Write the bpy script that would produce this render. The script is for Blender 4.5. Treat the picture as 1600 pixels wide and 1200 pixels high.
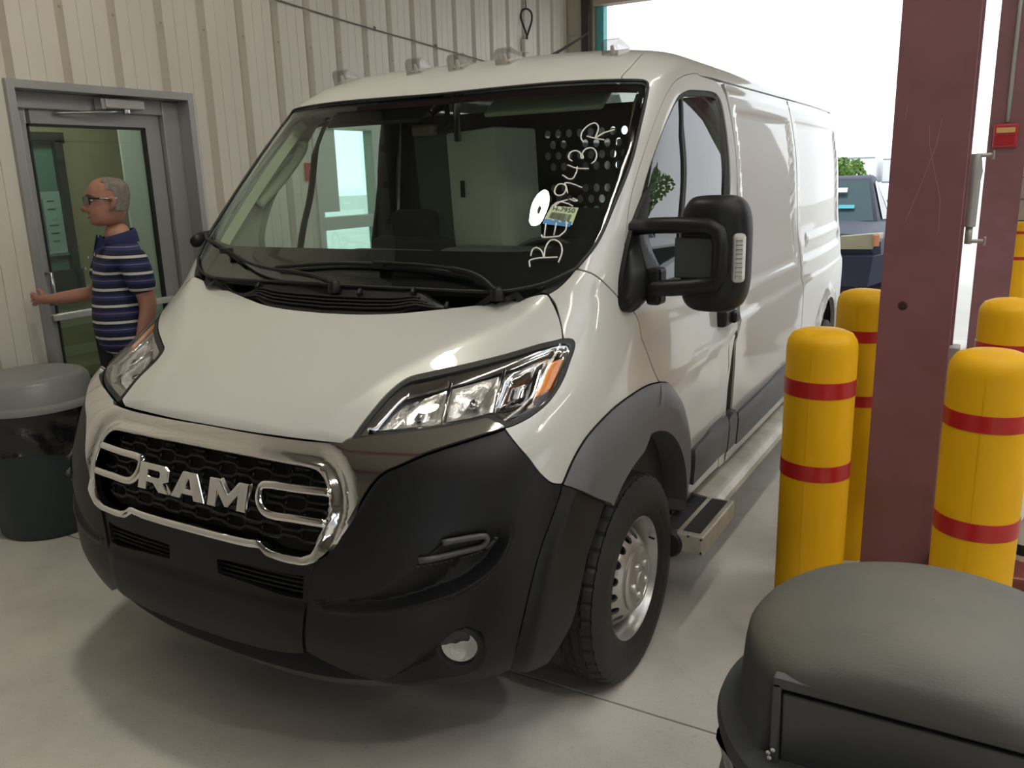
import bpy, bmesh, math, random
import numpy as np
from math import sin, cos, pi, radians, sqrt, atan2
from mathutils import Vector, Matrix, Euler
from mathutils.geometry import delaunay_2d_cdt
random.seed(7)
rng = np.random.default_rng(7)
for _o in list(bpy.data.objects):
    bpy.data.objects.remove(_o)
SC = bpy.context.scene
COL = SC.collection

# ------------------------------------------------------------------ camera
cam_d = bpy.data.cameras.new('camera')
cam_d.sensor_width = 36.0
cam_d.lens = 36.0 * 1312.549 / 1600.0
cam_d.clip_end = 300
cam = bpy.data.objects.new('camera', cam_d)
COL.objects.link(cam)
cam.matrix_world = Matrix(((0.864841, -0.096192, 0.492745, 2.03213), (0.501249, 0.220721, -0.836679, -1.57418), (-0.028278, 0.970582, 0.239105, 1.73742), (0, 0, 0, 1)))
SC.camera = cam

# ------------------------------------------------------------------ world, exposure
SC.view_settings.view_transform = 'Standard'
SC.view_settings.look = 'None'
SC.view_settings.gamma = 1.0
SC.view_settings.use_curve_mapping = False
SC.view_settings.exposure = 0.0
W_ = bpy.data.worlds.new('overcast_sky')
SC.world = W_
W_.use_nodes = True
_nt = W_.node_tree
_nt.nodes.clear()
_out = _nt.nodes.new('ShaderNodeOutputWorld')
_bg = _nt.nodes.new('ShaderNodeBackground')
_tc = _nt.nodes.new('ShaderNodeTexCoord')
_sep = _nt.nodes.new('ShaderNodeSeparateXYZ')
_rmp = _nt.nodes.new('ShaderNodeValToRGB')
_rmp.color_ramp.elements[0].position = 0.0
_rmp.color_ramp.elements[0].color = (0.93, 0.96, 1.0, 1)
_rmp.color_ramp.elements[1].position = 0.9
_rmp.color_ramp.elements[1].color = (0.80, 0.90, 1.0, 1)
_nt.links.new(_tc.outputs['Generated'], _sep.inputs[0])
_nt.links.new(_sep.outputs['Z'], _rmp.inputs[0])
_nt.links.new(_rmp.outputs[0], _bg.inputs['Color'])
_nt.links.new(_bg.outputs[0], _out.inputs['Surface'])
_bg.inputs['Strength'].default_value = SKY = 1.9

def light(name, kind, loc, rot, energy, color, sx=1, sy=1, label=None):
    d = bpy.data.lights.new(name, kind)
    d.energy = energy
    d.color = color
    if kind == 'AREA':
        d.shape = 'RECTANGLE'; d.size = sx; d.size_y = sy
    if kind == 'SUN':
        d.angle = radians(sx)
    o = bpy.data.objects.new(name, d)
    o.location = loc
    o.rotation_euler = [radians(a) for a in rot]
    COL.objects.link(o)
    return o
# hazy sun outside, high behind and to the right of the bay
light('sun', 'SUN', (6, 14, 12), (-38, 18, 0), 2.0, (1.0, 0.96, 0.9), 6)

# ------------------------------------------------------------------ materials
MATS = {}
def mat(name, color, rough=0.5, metal=0.0, spec=0.5, coat=0.0, noise=0.0, nscale=8.0, bump=0.0, bscale=60.0,
        emit=None, estr=0.0, stretch=None, dirt=None):
    if name in MATS:
        return MATS[name]
    m = bpy.data.materials.new(name)
    m.use_nodes = True
    nt = m.node_tree
    b = nt.nodes['Principled BSDF']
    b.inputs['Base Color'].default_value = (*color, 1)
    b.inputs['Roughness'].default_value = rough
    b.inputs['Metallic'].default_value = metal
    b.inputs['Specular IOR Level'].default_value = spec
    b.inputs['Coat Weight'].default_value = coat
    b.inputs['Coat Roughness'].default_value = 0.03
    if emit:
        b.inputs['Emission Color'].default_value = (*emit, 1)
        b.inputs['Emission Strength'].default_value = estr
    tc = nt.nodes.new('ShaderNodeTexCoord')
    mp = nt.nodes.new('ShaderNodeMapping')
    nt.links.new(tc.outputs['Object'], mp.inputs['Vector'])
    if stretch:
        mp.inputs['Scale'].default_value = stretch
    if noise > 0:
        n = nt.nodes.new('ShaderNodeTexNoise')
        n.inputs['Scale'].default_value = nscale
        n.inputs['Detail'].default_value = 6
        nt.links.new(mp.outputs[0], n.inputs['Vector'])
        r = nt.nodes.new('ShaderNodeValToRGB')
        d = dirt or tuple(c * (1 - noise) for c in color)
        r.color_ramp.elements[0].position = 0.35
        r.color_ramp.elements[0].color = (*d, 1)
        r.color_ramp.elements[1].position = 0.65
        r.color_ramp.elements[1].color = (*color, 1)
        nt.links.new(n.outputs['Fac'], r.inputs[0])
        nt.links.new(r.outputs[0], b.inputs['Base Color'])
    if bump > 0:
        n2 = nt.nodes.new('ShaderNodeTexNoise')
        n2.inputs['Scale'].default_value = bscale
        n2.inputs['Detail'].default_value = 4
        nt.links.new(mp.outputs[0], n2.inputs['Vector'])
        bp = nt.nodes.new('ShaderNodeBump')
        bp.inputs['Strength'].default_value = bump
        bp.inputs['Distance'].default_value = 0.01
        nt.links.new(n2.outputs['Fac'], bp.inputs['Height'])
        nt.links.new(bp.outputs[0], b.inputs['Normal'])
    MATS[name] = m
    return m

def glass_mat(name, tint, ior=1.5, refl=1.0, rough=0.0):
    m = bpy.data.materials.new(name)
    m.use_nodes = True
    nt = m.node_tree
    nt.nodes.clear()
    out = nt.nodes.new('ShaderNodeOutputMaterial')
    tr = nt.nodes.new('ShaderNodeBsdfTransparent')
    tr.inputs['Color'].default_value = (*tint, 1)
    gl = nt.nodes.new('ShaderNodeBsdfGlossy')
    gl.inputs['Roughness'].default_value = rough
    gl.inputs['Color'].default_value = (refl, refl, refl, 1)
    # reflection rises towards grazing angles, the same from both sides of the pane
    ge = nt.nodes.new('ShaderNodeNewGeometry')
    def math_(op, a, b=None):
        n = nt.nodes.new('ShaderNodeMath'); n.operation = op
        for i, q in enumerate((a, b)):
            if q is None: continue
            if isinstance(q, (int, float)): n.inputs[i].default_value = q
            else: nt.links.new(q, n.inputs[i])
        return n.outputs[0]
    dt = nt.nodes.new('ShaderNodeVectorMath'); dt.operation = 'DOT_PRODUCT'
    nt.links.new(ge.outputs['Incoming'], dt.inputs[0]); nt.links.new(ge.outputs['Normal'], dt.inputs[1])
    f0 = ((ior - 1) / (ior + 1)) ** 2 * 1.6
    q = math_('POWER', math_('SUBTRACT', 1.0, math_('ABSOLUTE', dt.outputs['Value'])), 5.0)
    fr = math_('ADD', math_('MULTIPLY', q, 1 - f0), f0)
    mx = nt.nodes.new('ShaderNodeMixShader')
    nt.links.new(fr, mx.inputs[0])
    nt.links.new(tr.outputs[0], mx.inputs[1])
    nt.links.new(gl.outputs[0], mx.inputs[2])
    nt.links.new(mx.outputs[0], out.inputs['Surface'])
    MATS[name] = m
    return m

# ------------------------------------------------------------------ object helpers
def tag(o, label=None, cat=None, group=None, kind=None):
    if label: o['label'] = label
    if cat: o['category'] = cat
    if group: o['group'] = group
    if kind: o['kind'] = kind
    return o
def empty(name, loc=(0, 0, 0), rz=0, **k):
    o = bpy.data.objects.new(name, None)
    o.empty_display_size = 0.1
    o.location = loc
    o.rotation_euler = (0, 0, rz)
    COL.objects.link(o)
    return tag(o, **k)
def link(name, me, parent=None, **k):
    o = bpy.data.objects.new(name, me)
    COL.objects.link(o)
    if parent is not None:
        o.parent = parent
    return tag(o, **k)
def obj(name, verts, faces, m, parent=None, smooth=False, angle=None, **k):
    me = bpy.data.meshes.new(name)
    me.from_pydata([tuple(map(float, v)) for v in verts], [], faces)
    me.materials.append(m)
    if smooth:
        me.polygons.foreach_set('use_smooth', [True] * len(me.polygons))
        if angle is not None:
            me.set_sharp_from_angle(angle=radians(angle))
    me.update()
    return link(name, me, parent, **k)
class MB:
    """collects simple shapes into one mesh"""
    def __init__(s):
        s.v = []; s.f = []
    def add(s, v, f):
        o = len(s.v)
        s.v += [tuple(map(float, p)) for p in v]
        s.f += [tuple(i + o for i in q) for q in f]
        return s
    def box(s, c, d, rot=None, bev=0.0):
        x, y, z = d[0] / 2, d[1] / 2, d[2] / 2
        if bev <= 0:
            v = [(-x, -y, -z), (x, -y, -z), (x, y, -z), (-x, y, -z), (-x, -y, z), (x, -y, z), (x, y, z), (-x, y, z)]
            f = [(0, 3, 2, 1), (4, 5, 6, 7), (0, 1, 5, 4), (1, 2, 6, 5), (2, 3, 7, 6), (3, 0, 4, 7)]
        else:
            bm = bmesh.new()
            bmesh.ops.create_cube(bm, size=1)
            bmesh.ops.scale(bm, vec=d, verts=bm.verts)
            bmesh.ops.bevel(bm, geom=bm.edges[:], offset=bev, segments=2, affect='EDGES', profile=0.5)
            bm.verts.index_update()
            v = [q.co[:] for q in bm.verts]
            f = [[q.index for q in p.verts] for p in bm.faces]
            bm.free()
        M = Euler([radians(a) for a in rot]).to_matrix() if rot is not None else None
        v = [(M @ Vector(p) if M else Vector(p)) + Vector(c) for p in v]
        return s.add(v, f)
    def tube(s, path, r, n=8, caps=True, closed=False, flat=1.0, up=None):
        P = [Vector(p) for p in path]
        R = r if isinstance(r, (list, tuple)) else [r] * len(P)
        rings = []
        U = Vector(up) if up is not None else None
        prev = None
        N = len(P)
        for i, p in enumerate(P):
            if closed:
                t = P[(i + 1) % N] - P[i - 1]
            else:
                t = P[min(i + 1, N - 1)] - P[max(i - 1, 0)]
            t.normalize()
            if U is not None:
                a = U - t * U.dot(t)
            elif prev is None:
                a = t.orthogonal()
            else:
                a = prev - t * prev.dot(t)
            a.normalize(); prev = a
            b = t.cross(a)
            rings.append([p + (a * cos(2 * pi * k / n) * flat + b * sin(2 * pi * k / n)) * R[i] for k in range(n)])
        v = [q for rg in rings for q in rg]
        f = []
        m = N if closed else N - 1
        for i in range(m):
            j = (i + 1) % N
            for k in range(n):
                f.append((i * n + k, i * n + (k + 1) % n, j * n + (k + 1) % n, j * n + k))
        if caps and not closed:
            f.append(tuple(range(n))[::-1]); f.append(tuple((N - 1) * n + k for k in range(n)))
        return s.add(v, f)
    def lathe(s, prof, c=(0, 0, 0), axis='Z', n=32, a0=0, a1=2 * pi, caps=False):
        full = abs(a1 - a0 - 2 * pi) < 1e-6
        m = n if full else n + 1
        v = []
        for r, h in prof:
            for k in range(m):
                a = a0 + (a1 - a0) * k / n
                x, y = r * cos(a), r * sin(a)
                q = (x, y, h) if axis == 'Z' else ((h, x, y) if axis == 'X' else (y, h, x))
                v.append((q[0] + c[0], q[1] + c[1], q[2] + c[2]))
        f = []
        for i in range(len(prof) - 1):
            for k in range(n):
                k2 = (k + 1) % m if full else k + 1
                f.append((i * m + k, i * m + k2, (i + 1) * m + k2, (i + 1) * m + k))
        if caps and full:
            f.append(tuple(range(m))[::-1]); f.append(tuple((len(prof) - 1) * m + k for k in range(m)))
        return s.add(v, f)
    def prism(s, poly, h0, h1, M=None):
        """2D outline extruded along local z; M maps to place"""
        n = len(poly)
        v = [Vector((p[0], p[1], h0)) for p in poly] + [Vector((p[0], p[1], h1)) for p in poly]
        if M is not None:
            v = [M @ p for p in v]
        f = [tuple(range(n))[::-1], tuple(range(n, 2 * n))] + [(i, (i + 1) % n, n + (i + 1) % n, n + i) for i in range(n)]
        return s.add(v, f)
    def build(s, name, m, parent=None, smooth=False, angle=None, **k):
        return obj(name, s.v, s.f, m, parent, smooth, angle, **k)
def fixn(o):
    bm = bmesh.new(); bm.from_mesh(o.data)
    bmesh.ops.recalc_face_normals(bm, faces=bm.faces[:])
    bm.to_mesh(o.data); bm.free()
    return o
def catmull(P, n=6, closed=False):
    P = [np.array(p, float) for p in P]
    out = []
    N = len(P)
    for i in range(N if closed else N - 1):
        p1, p2 = P[i], P[(i + 1) % N]
        p0 = P[i - 1] if (closed or i > 0) else 2 * p1 - p2
        p3 = P[(i + 2) % N] if (closed or i + 2 < N) else 2 * p2 - p1
        # centripetal-like guard against overshoot
        d1 = max(np.linalg.norm(p2 - p1), 1e-9)
        m1 = (p2 - p0); m2 = (p3 - p1)
        l1, l2 = np.linalg.norm(m1), np.linalg.norm(m2)
        m1 = m1 / max(l1, 1e-9) * d1; m2 = m2 / max(l2, 1e-9) * d1
        for k in range(n):
            t = k / n
            out.append((2 * t**3 - 3 * t**2 + 1) * p1 + (t**3 - 2 * t**2 + t) * m1 + (-2 * t**3 + 3 * t**2) * p2 + (t**3 - t**2) * m2)
    if not closed:
        out.append(P[-1])
    return out
def copy_tree(o, parent=None):
    c = o.copy(); COL.objects.link(c)
    if parent is not None: c.parent = parent
    for ch in list(o.children):
        copy_tree(ch, c)
    return c

# ------------------------------------------------------------------ van skin: a smooth surface S(a, t); a runs round the nose and back
# along the side, t runs up.  Rows: t, height, half width, nose position, corner depth, corner squareness
GT = np.array([
    [0.16, 0.16, 0.92, 0.14, 0.76, 2.6],
    [0.22, 0.22, 0.94, 0.085, 0.76, 2.7],
    [0.3, 0.3, 0.965, 0.02, 0.75, 2.8],
    [0.4, 0.4, 0.987, -0.04, 0.73, 2.95],
    [0.5, 0.5, 1, -0.062, 0.72, 3.05],
    [0.6, 0.6, 1.008, -0.055, 0.71, 3.1],
    [0.7, 0.7, 1.013, -0.047, 0.7, 3.1],
    [0.8, 0.8, 1.017, -0.03, 0.7, 3.1],
    [0.9, 0.9, 1.02, 0.008, 0.7, 3.1],
    [1, 1, 1.02, 0.058, 0.7, 3.1],
    [1.08, 1.08, 1.017, 0.155, 0.69, 3.2],
    [1.18, 1.18, 1.01, 0.345, 0.65, 3.5],
    [1.28, 1.28, 0.998, 0.53, 0.58, 4],
    [1.36, 1.36, 0.985, 0.655, 0.52, 4.8],
    [1.44, 1.44, 0.976, 0.745, 0.47, 5.6],
    [1.57, 1.57, 0.968, 0.868, 0.45, 6],
    [1.76, 1.76, 0.955, 1.048, 0.45, 6],
    [1.94, 1.94, 0.928, 1.22, 0.45, 6],
    [2.06, 2.06, 0.9, 1.335, 0.46, 6],
    [2.13, 2.115, 0.884, 1.4, 0.48, 5],
    [2.2, 2.16, 0.86, 1.475, 0.5, 4.4],
    [2.28, 2.195, 0.818, 1.56, 0.5, 4],
    [2.38, 2.222, 0.74, 1.68, 0.5, 3.6],
    [2.56, 2.245, 0.56, 1.88, 0.48, 3.2],
    [2.8, 2.256, 0.3, 2.08, 0.4, 2.6],
    [3.08, 2.26, 0.004, 2.28, 0.3, 2.2]
])
def _pchip(x, y):
    h = np.diff(x); d = np.diff(y) / h; m = np.zeros_like(y)
    m[0] = d[0]; m[-1] = d[-1]
    for i in range(1, len(x) - 1):
        if d[i - 1] * d[i] > 0:
            w1 = 2 * h[i] + h[i - 1]; w2 = h[i] + 2 * h[i - 1]
            m[i] = (w1 + w2) / (w1 / d[i - 1] + w2 / d[i])
    return m
_GM = [_pchip(GT[:, 0], GT[:, k]) for k in range(6)]
AL = 1.3
def prm(t):
    t = np.clip(np.asarray(t, float), GT[0, 0], GT[-1, 0])
    i = np.clip(np.searchsorted(GT[:, 0], t, side='right') - 1, 0, len(GT) - 2)
    h = GT[i + 1, 0] - GT[i, 0]; s = (t - GT[i, 0]) / h; s2 = s * s; s3 = s2 * s
    return [(2 * s3 - 3 * s2 + 1) * GT[i, k] + (s3 - 2 * s2 + s) * h * _GM[k][i] + (-2 * s3 + 3 * s2) * GT[i + 1, k] + (s3 - s2) * h * _GM[k][i + 1] for k in range(1, 6)]
def skin0(a, t):
    a = np.asarray(a, float); t = np.asarray(t, float)
    z, W, yf, D, n = prm(t)
    s = np.where(a >= 0, 1.0, -1.0); b = np.abs(a)
    th = np.minimum(b / AL, 1) * pi / 2
    sn = np.sin(th); cs = np.maximum(np.cos(th), 0)
    r = (sn ** n + cs ** n) ** (-1 / n)
    x = W * r * sn; y = yf + D * (1 - r * cs)
    far = b > AL
    y = np.where(far, yf + D + b - AL, y)
    x = np.where(far, W * (1 - 0.05 * (np.maximum(0, y - 4.0) / 1.15) ** 1.8), x)
    # low side below the belt stands proud, window band sinks in a little behind the cab
    side = np.clip((y - 1.9) / 0.3, 0, 1)
    belt = np.clip((1.12 - t) / 0.05, 0, 1); belt = belt * belt * (3 - 2 * belt)
    x = x + 0.012 * belt * side * np.clip((t - 0.3) / 0.2, 0, 1)
    return np.stack([s * x, y, z], -1)
def skin_n(a, t):
    e = 2e-3
    du = skin0(a + e, t) - skin0(a - e, t)
    dv = skin0(a, t + e) - skin0(a, t - e)
    n = np.cross(du, dv)
    return n / np.maximum(np.linalg.norm(n, axis=-1, keepdims=True), 1e-12)
def skin(a, t, off=0.0):
    a = np.asarray(a, float); t = np.asarray(t, float)
    P = skin0(a, t)
    o = np.asarray(off, float)
    if np.any(o != 0):
        P = P + skin_n(a, t) * (o[..., None] if o.ndim else o)
    return P
def yt(y, t):
    z, W, yf, D, n = prm(t)
    return (float(AL + y - yf - D), t)
def in_poly(px, py, poly):
    c = np.zeros(px.shape, bool)
    n = len(poly)
    for i in range(n):
        x1, y1 = poly[i]; x2, y2 = poly[i - 1]
        k = ((y1 > py) != (y2 > py)) & (px < (x2 - x1) * (py - y1) / (y2 - y1 + 1e-15) + x1)
        c ^= k
    return c
def seg_d(px, py, line, closed=False):
    d = np.full(px.shape, 9e9)
    L = len(line)
    for i in range(L if closed else L - 1):
        x1, y1 = line[i]; x2, y2 = line[(i + 1) % L]
        dx, dy = x2 - x1, y2 - y1
        u = np.clip(((px - x1) * dx + (py - y1) * dy) / (dx * dx + dy * dy + 1e-15), 0, 1)
        d = np.minimum(d, np.hypot(px - x1 - u * dx, py - y1 - u * dy))
    return d
def chain(*curves, step=0.02, sm=True):
    """curves joined at corners, each smoothed; returns an even outline"""
    out = []
    for c in curves:
        q = catmull(c, 6) if (sm and len(c) > 2) else [np.array(p, float) for p in c]
        for i, p in enumerate(q):
            if out:
                d = np.linalg.norm(p - out[-1])
                if d < 1e-4: continue
                k = int(d // step)
                a = out[-1]
                for j in range(1, k + 1):
                    out.append(a + (p - a) * j / (k + 1))
            out.append(p)
    if np.linalg.norm(out[0] - out[-1]) < 1e-4: out.pop()
    else:
        a, p = out[-1], out[0]; d = np.linalg.norm(p - a); k = int(d // step)
        for j in range(1, k + 1): out.append(a + (p - a) * j / (k + 1))
    res = [out[0]]
    for p in out[1:]:
        if np.linalg.norm(p - res[-1]) > step * 0.22: res.append(p)
    return res
def area2(p):
    p = np.array(p); x, y = p[:, 0], p[:, 1]
    return 0.5 * np.sum(x * np.roll(y, -1) - np.roll(x, -1) * y)
def shrink(p, g):
    p = np.array(p, float)
    if area2(p) < 0: p = p[::-1]
    if g == 0: return [q for q in p]
    e = np.roll(p, -1, 0) - p
    e /= np.maximum(np.linalg.norm(e, axis=1, keepdims=True), 1e-9)
    nn = np.stack([-e[:, 1], e[:, 0]], 1)
    m = nn + np.roll(nn, 1, 0)
    m /= np.maximum((m * m).sum(1, keepdims=True), 0.5) / 2
    return [q for q in p + m * g * 1.0]
def patch(name, outline, m, parent=None, holes=(), off=0.0, grid=0.035, gap=0.002, skirt=0.015, mirror=False, f=None, disp=None, cuts=(), **k):
    """trimmed piece of a surface: fills an outline, follows f(a,t,off), edges turned inwards"""
    F = f or skin
    ol = shrink(outline, gap)
    hs = [shrink(h, -gap) for h in holes]
    P = [np.array(q) for q in ol]; E = [(i, (i + 1) % len(ol)) for i in range(len(ol))]
    loops = [list(range(len(ol)))]
    for h in hs:
        b = len(P); P += [np.array(q) for q in h]
        E += [(b + i, b + (i + 1) % len(h)) for i in range(len(h))]
        loops.append(list(range(b, b + len(h)))[::-1])
    for cu in cuts:
        b = len(P); P += [np.array(q) for q in cu]
        E += [(b + i, b + (i + 1) % len(cu)) for i in range(len(cu))]
    A = np.array(P)
    lo, hi = A.min(0), A.max(0)
    gx, gy = np.meshgrid(np.arange(lo[0] + grid / 2, hi[0], grid), np.arange(lo[1] + grid / 2, hi[1], grid))
    wd = gx.shape[1]; gx = gx.ravel() + np.where((np.arange(gx.size) // wd) % 2, grid / 4, -grid / 4); gy = gy.ravel()
    ok = in_poly(gx, gy, ol) & (seg_d(gx, gy, ol, True) > grid * 0.4)
    for h in hs:
        ok &= ~in_poly(gx, gy, h) & (seg_d(gx, gy, h, True) > grid * 0.4)
    for cu in cuts: ok &= seg_d(gx, gy, cu, True) > grid * 0.35
    pts = [Vector((float(q[0]), float(q[1]))) for q in A] + [Vector((float(x), float(y))) for x, y in zip(gx[ok], gy[ok])]
    vo, eo, fo, ov, _, _ = delaunay_2d_cdt(pts, E, [], 0, 1e-7)
    V2 = np.array([q[:] for q in vo])
    T = np.array([q for q in fo if len(q) == 3])
    cen = V2[T].mean(1)
    keep = in_poly(cen[:, 0], cen[:, 1], ol)
    for h in hs: keep &= ~in_poly(cen[:, 0], cen[:, 1], h)
    T = T[keep]
    t0 = V2[T]
    ar = (t0[:, 1, 0] - t0[:, 0, 0]) * (t0[:, 2, 1] - t0[:, 0, 1]) - (t0[:, 2, 0] - t0[:, 0, 0]) * (t0[:, 1, 1] - t0[:, 0, 1])
    T[ar < 0] = T[ar < 0][:, ::-1]
    def G(a, t):
        o = off + (disp(a, t) if disp else 0.0)
        return F(a, t, o * np.ones_like(a))
    a, t = V2[:, 0], V2[:, 1]
    X = G(a, t)
    e = 1.5e-3
    N = np.cross(G(a + e, t) - G(a - e, t), G(a, t + e) - G(a, t - e))
    N /= np.maximum(np.linalg.norm(N, axis=1, keepdims=True), 1e-12)
    verts = [X]; norms = [N]; faces = [tuple(int(i) for i in q) for q in T]
    if skirt > 0:
        omap = {}
        for vi, src in enumerate(ov):
            for s_ in src: omap[s_] = vi
        base = len(V2)
        for lp in loops:
            idx = [omap.get(i, i) for i in lp]
            idx = [v for i, v in enumerate(idx) if v != idx[i - 1]]
            B = X[idx]; NB = N[idx]
            tg = np.roll(B, -1, 0) - np.roll(B, 1, 0)
            sd = np.cross(tg, NB); sd /= np.maximum(np.linalg.norm(sd, axis=1, keepdims=True), 1e-12)
            L = len(idx)
            verts += [B, B - NB * skirt]; norms += [sd, sd]
            for i in range(L):
                j = (i + 1) % L
                faces.append((base + j, base + i, base + L + i, base + L + j))
            base += 2 * L
    V = np.concatenate(verts); NN = np.concatenate(norms)
    if mirror:
        V = V * [-1, 1, 1]; NN = NN * [-1, 1, 1]
        faces = [q[::-1] for q in faces]
    me = bpy.data.meshes.new(name)
    me.from_pydata(V.tolist(), [], faces)
    me.materials.append(m)
    me.polygons.foreach_set('use_smooth', [True] * len(me.polygons))
    me.update()
    me.normals_split_custom_set_from_vertices([tuple(q) for q in NN])
    return link(name, me, parent, **k)
def both(name, outline, m, parent, **k):
    return patch(name, outline, m, parent, **k), patch(name, outline, m, parent, mirror=True, **k)
def sym(half):
    """half outline listed from the centre line out and back to it -> whole outline"""
    h = [np.array(p, float) for p in half]
    return h + [np.array((-p[0], p[1])) for p in h[::-1] if abs(p[0]) > 0.004]
class TPS:
    """smooth height field through scattered points"""
    def __init__(s, pts, lam=1e-5):
        p = np.array(pts, float); s.c = p[:, :2]; n = len(p)
        K = s.k(s.c, s.c) + lam * np.eye(n)
        Q = np.concatenate([np.ones((n, 1)), s.c], 1)
        A = np.block([[K, Q], [Q.T, np.zeros((3, 3))]])
        s.w = np.linalg.solve(A, np.concatenate([p[:, 2], np.zeros(3)]))
    @staticmethod
    def k(a, b):
        r2 = ((a[:, None, :] - b[None]) ** 2).sum(-1)
        return 0.5 * r2 * np.log(r2 + 1e-12)
    def __call__(s, x, y):
        q = np.stack([np.ravel(x), np.ravel(y)], 1)
        z = s.k(q, s.c) @ s.w[:-3] + s.w[-3] + q @ s.w[-2:]
        return z.reshape(np.shape(x))
    def surf(s):
        def F(x, y, off=0.0):
            z = s(x, y); e = 2e-3
            nx = -(s(x + e, y) - s(x - e, y)) / (2 * e); ny = -(s(x, y + e) - s(x, y - e)) / (2 * e)
            n = np.stack([nx, ny, np.ones_like(nx)], -1); n /= np.linalg.norm(n, axis=-1, keepdims=True)
            return np.stack([x, y, z], -1) + n * np.asarray(off)[..., None]
        return F

# ------------------------------------------------------------------ the bay
concrete = mat('grey concrete floor', (0.68, 0.65, 0.60), rough=0.6, noise=0.14, nscale=2.2, bump=0.10, bscale=70)
def concrete_fx(m):
    nt = m.node_tree; b = nt.nodes['Principled BSDF']
    src = b.inputs['Base Color'].links[0].from_socket
    tc = nt.nodes.new('ShaderNodeTexCoord')
    prev = src
    for sc, lo, hi, amt in ((150, 0.58, 0.70, 0.42), (38, 0.60, 0.72, 0.25), (5, 0.50, 0.85, 0.25)):
        n = nt.nodes.new('ShaderNodeTexNoise'); n.inputs['Scale'].default_value = sc; n.inputs['Detail'].default_value = 5; n.inputs['Roughness'].default_value = 0.65
        nt.links.new(tc.outputs['Object'], n.inputs['Vector'])
        mr = nt.nodes.new('ShaderNodeMapRange'); mr.inputs[1].default_value = lo; mr.inputs[2].default_value = hi; mr.inputs[3].default_value = 0; mr.inputs[4].default_value = amt
        nt.links.new(n.outputs['Fac'], mr.inputs[0])
        mx = nt.nodes.new('ShaderNodeMix'); mx.data_type = 'RGBA'; mx.blend_type = 'MULTIPLY'
        nt.links.new(mr.outputs[0], mx.inputs[0]); nt.links.new(prev, mx.inputs[6]); mx.inputs[7].default_value = (0.35, 0.33, 0.30, 1)
        prev = mx.outputs[2]
    nt.links.new(prev, b.inputs['Base Color'])
concrete_fx(concrete)
joint = mat('dark joint', (0.09, 0.085, 0.08), rough=0.9)
wallm = mat('cream ribbed metal', (0.65, 0.61, 0.54), rough=0.45, noise=0.06, nscale=2.5, stretch=(1, 1, 0.25))
ribd = mat('shaded cream metal', (0.40, 0.36, 0.28), rough=0.5)
alum = mat('brushed aluminium frame', (0.40, 0.40, 0.40), rough=0.42, metal=0.55, noise=0.05, nscale=3)
brown = mat('oxblood painted steel', (0.23, 0.097, 0.116), rough=0.45, noise=0.18, nscale=5, bump=0.05, bscale=40, dirt=(0.19, 0.083, 0.084))
ceilm = mat('dim ceiling insulation', (0.24, 0.22, 0.19), rough=0.9)
teal = mat('teal painted jamb', (0.10, 0.42, 0.45), rough=0.5)
block = mat('painted concrete block', (0.34, 0.31, 0.26), rough=0.8, noise=0.15, nscale=5)
apron = mat('pale outdoor concrete', (0.52, 0.50, 0.46), rough=0.85, noise=0.12, nscale=0.6)

XW, YB, YF, XR, ZC = -2.6, 7.8, -9.0, 13.0, 5.0
fl = obj('floor', *(lambda m: (m.v, m.f))(MB().box(((XW + XR) / 2, (YB + YF) / 2, -0.05), (XR - XW + 0.4, YB - YF + 0.3, 0.06))), joint, kind='structure')
xs = [XW - 0.2, 3.62, 8.3, XR + 0.2]; ys = [YF - 0.15, -4.4, 0.742, 4.9, YB + 0.15]
for i in range(3):
    for j in range(4):
        g = 0.0035
        w, d = xs[i + 1] - xs[i] - 2 * g, ys[j + 1] - ys[j] - 2 * g
        MB().box(((xs[i] + xs[i + 1]) / 2, (ys[j] + ys[j + 1]) / 2, -0.01), (w, d, 0.02), bev=0.003).build('slab', concrete, fl)
gm = MB().box((4, 50.0, -0.15), (160, 84, 0.06)).build('trim_1', apron, kind='structure')
rp = MB(); rp.add([(-30, YB + 0.1, -0.02), (40, YB + 0.1, -0.02), (40, YB + 1.0, -0.119), (-30, YB + 1.0, -0.119), (-30, YB + .1, -0.14), (40, YB + .1, -0.14)], [(0, 1, 2, 3), (0, 3, 4), (1, 5, 2)]).build('trim_2', apron, kind='structure')
MB().box((4, YF - 20, -0.06), (100, 39.5, 0.06)).build('trim_3', apron, kind='structure')
# pale strip standing in for bright daylit concrete beside the column row
MB().box((1.985, 4.0, 0.001), (0.10, 4.4, 0.002)).build('trim_4', mat('pale daylit floor', (0.72, 0.73, 0.74), rough=0.5, noise=0.12, nscale=9), kind='structure')

# ribbed left wall with a doorway and a window cut in
DY0, DY1, DZ = 1.118, 2.318, 2.315
WY0, WY1, WZ0, WZ1 = 3.40, 4.16, 0.02, 2.22
wall = MB().box((XW - 0.09, (YF + 1.118) / 2, ZC / 2), (0.02, 1.118 - YF, ZC))
wall.box((XW - 0.09, (DY0 + DY1) / 2, (ZC + DZ) / 2), (0.02, DY1 - DY0, ZC - DZ)).box((XW - 0.09, (DY1 + WY0) / 2, ZC / 2), (0.02, WY0 - DY1, ZC))
wall.box((XW - 0.09, (WY0 + WY1) / 2, (ZC + WZ1) / 2), (0.02, WY1 - WY0, ZC - WZ1)).box((XW - 0.09, (WY1 + YB) / 2, ZC / 2), (0.02, YB - WY1, ZC))
wall = wall.build('wall_left', wallm, kind='structure')
P = 0.3285
Y0 = 1.509      # a rib edge
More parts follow.
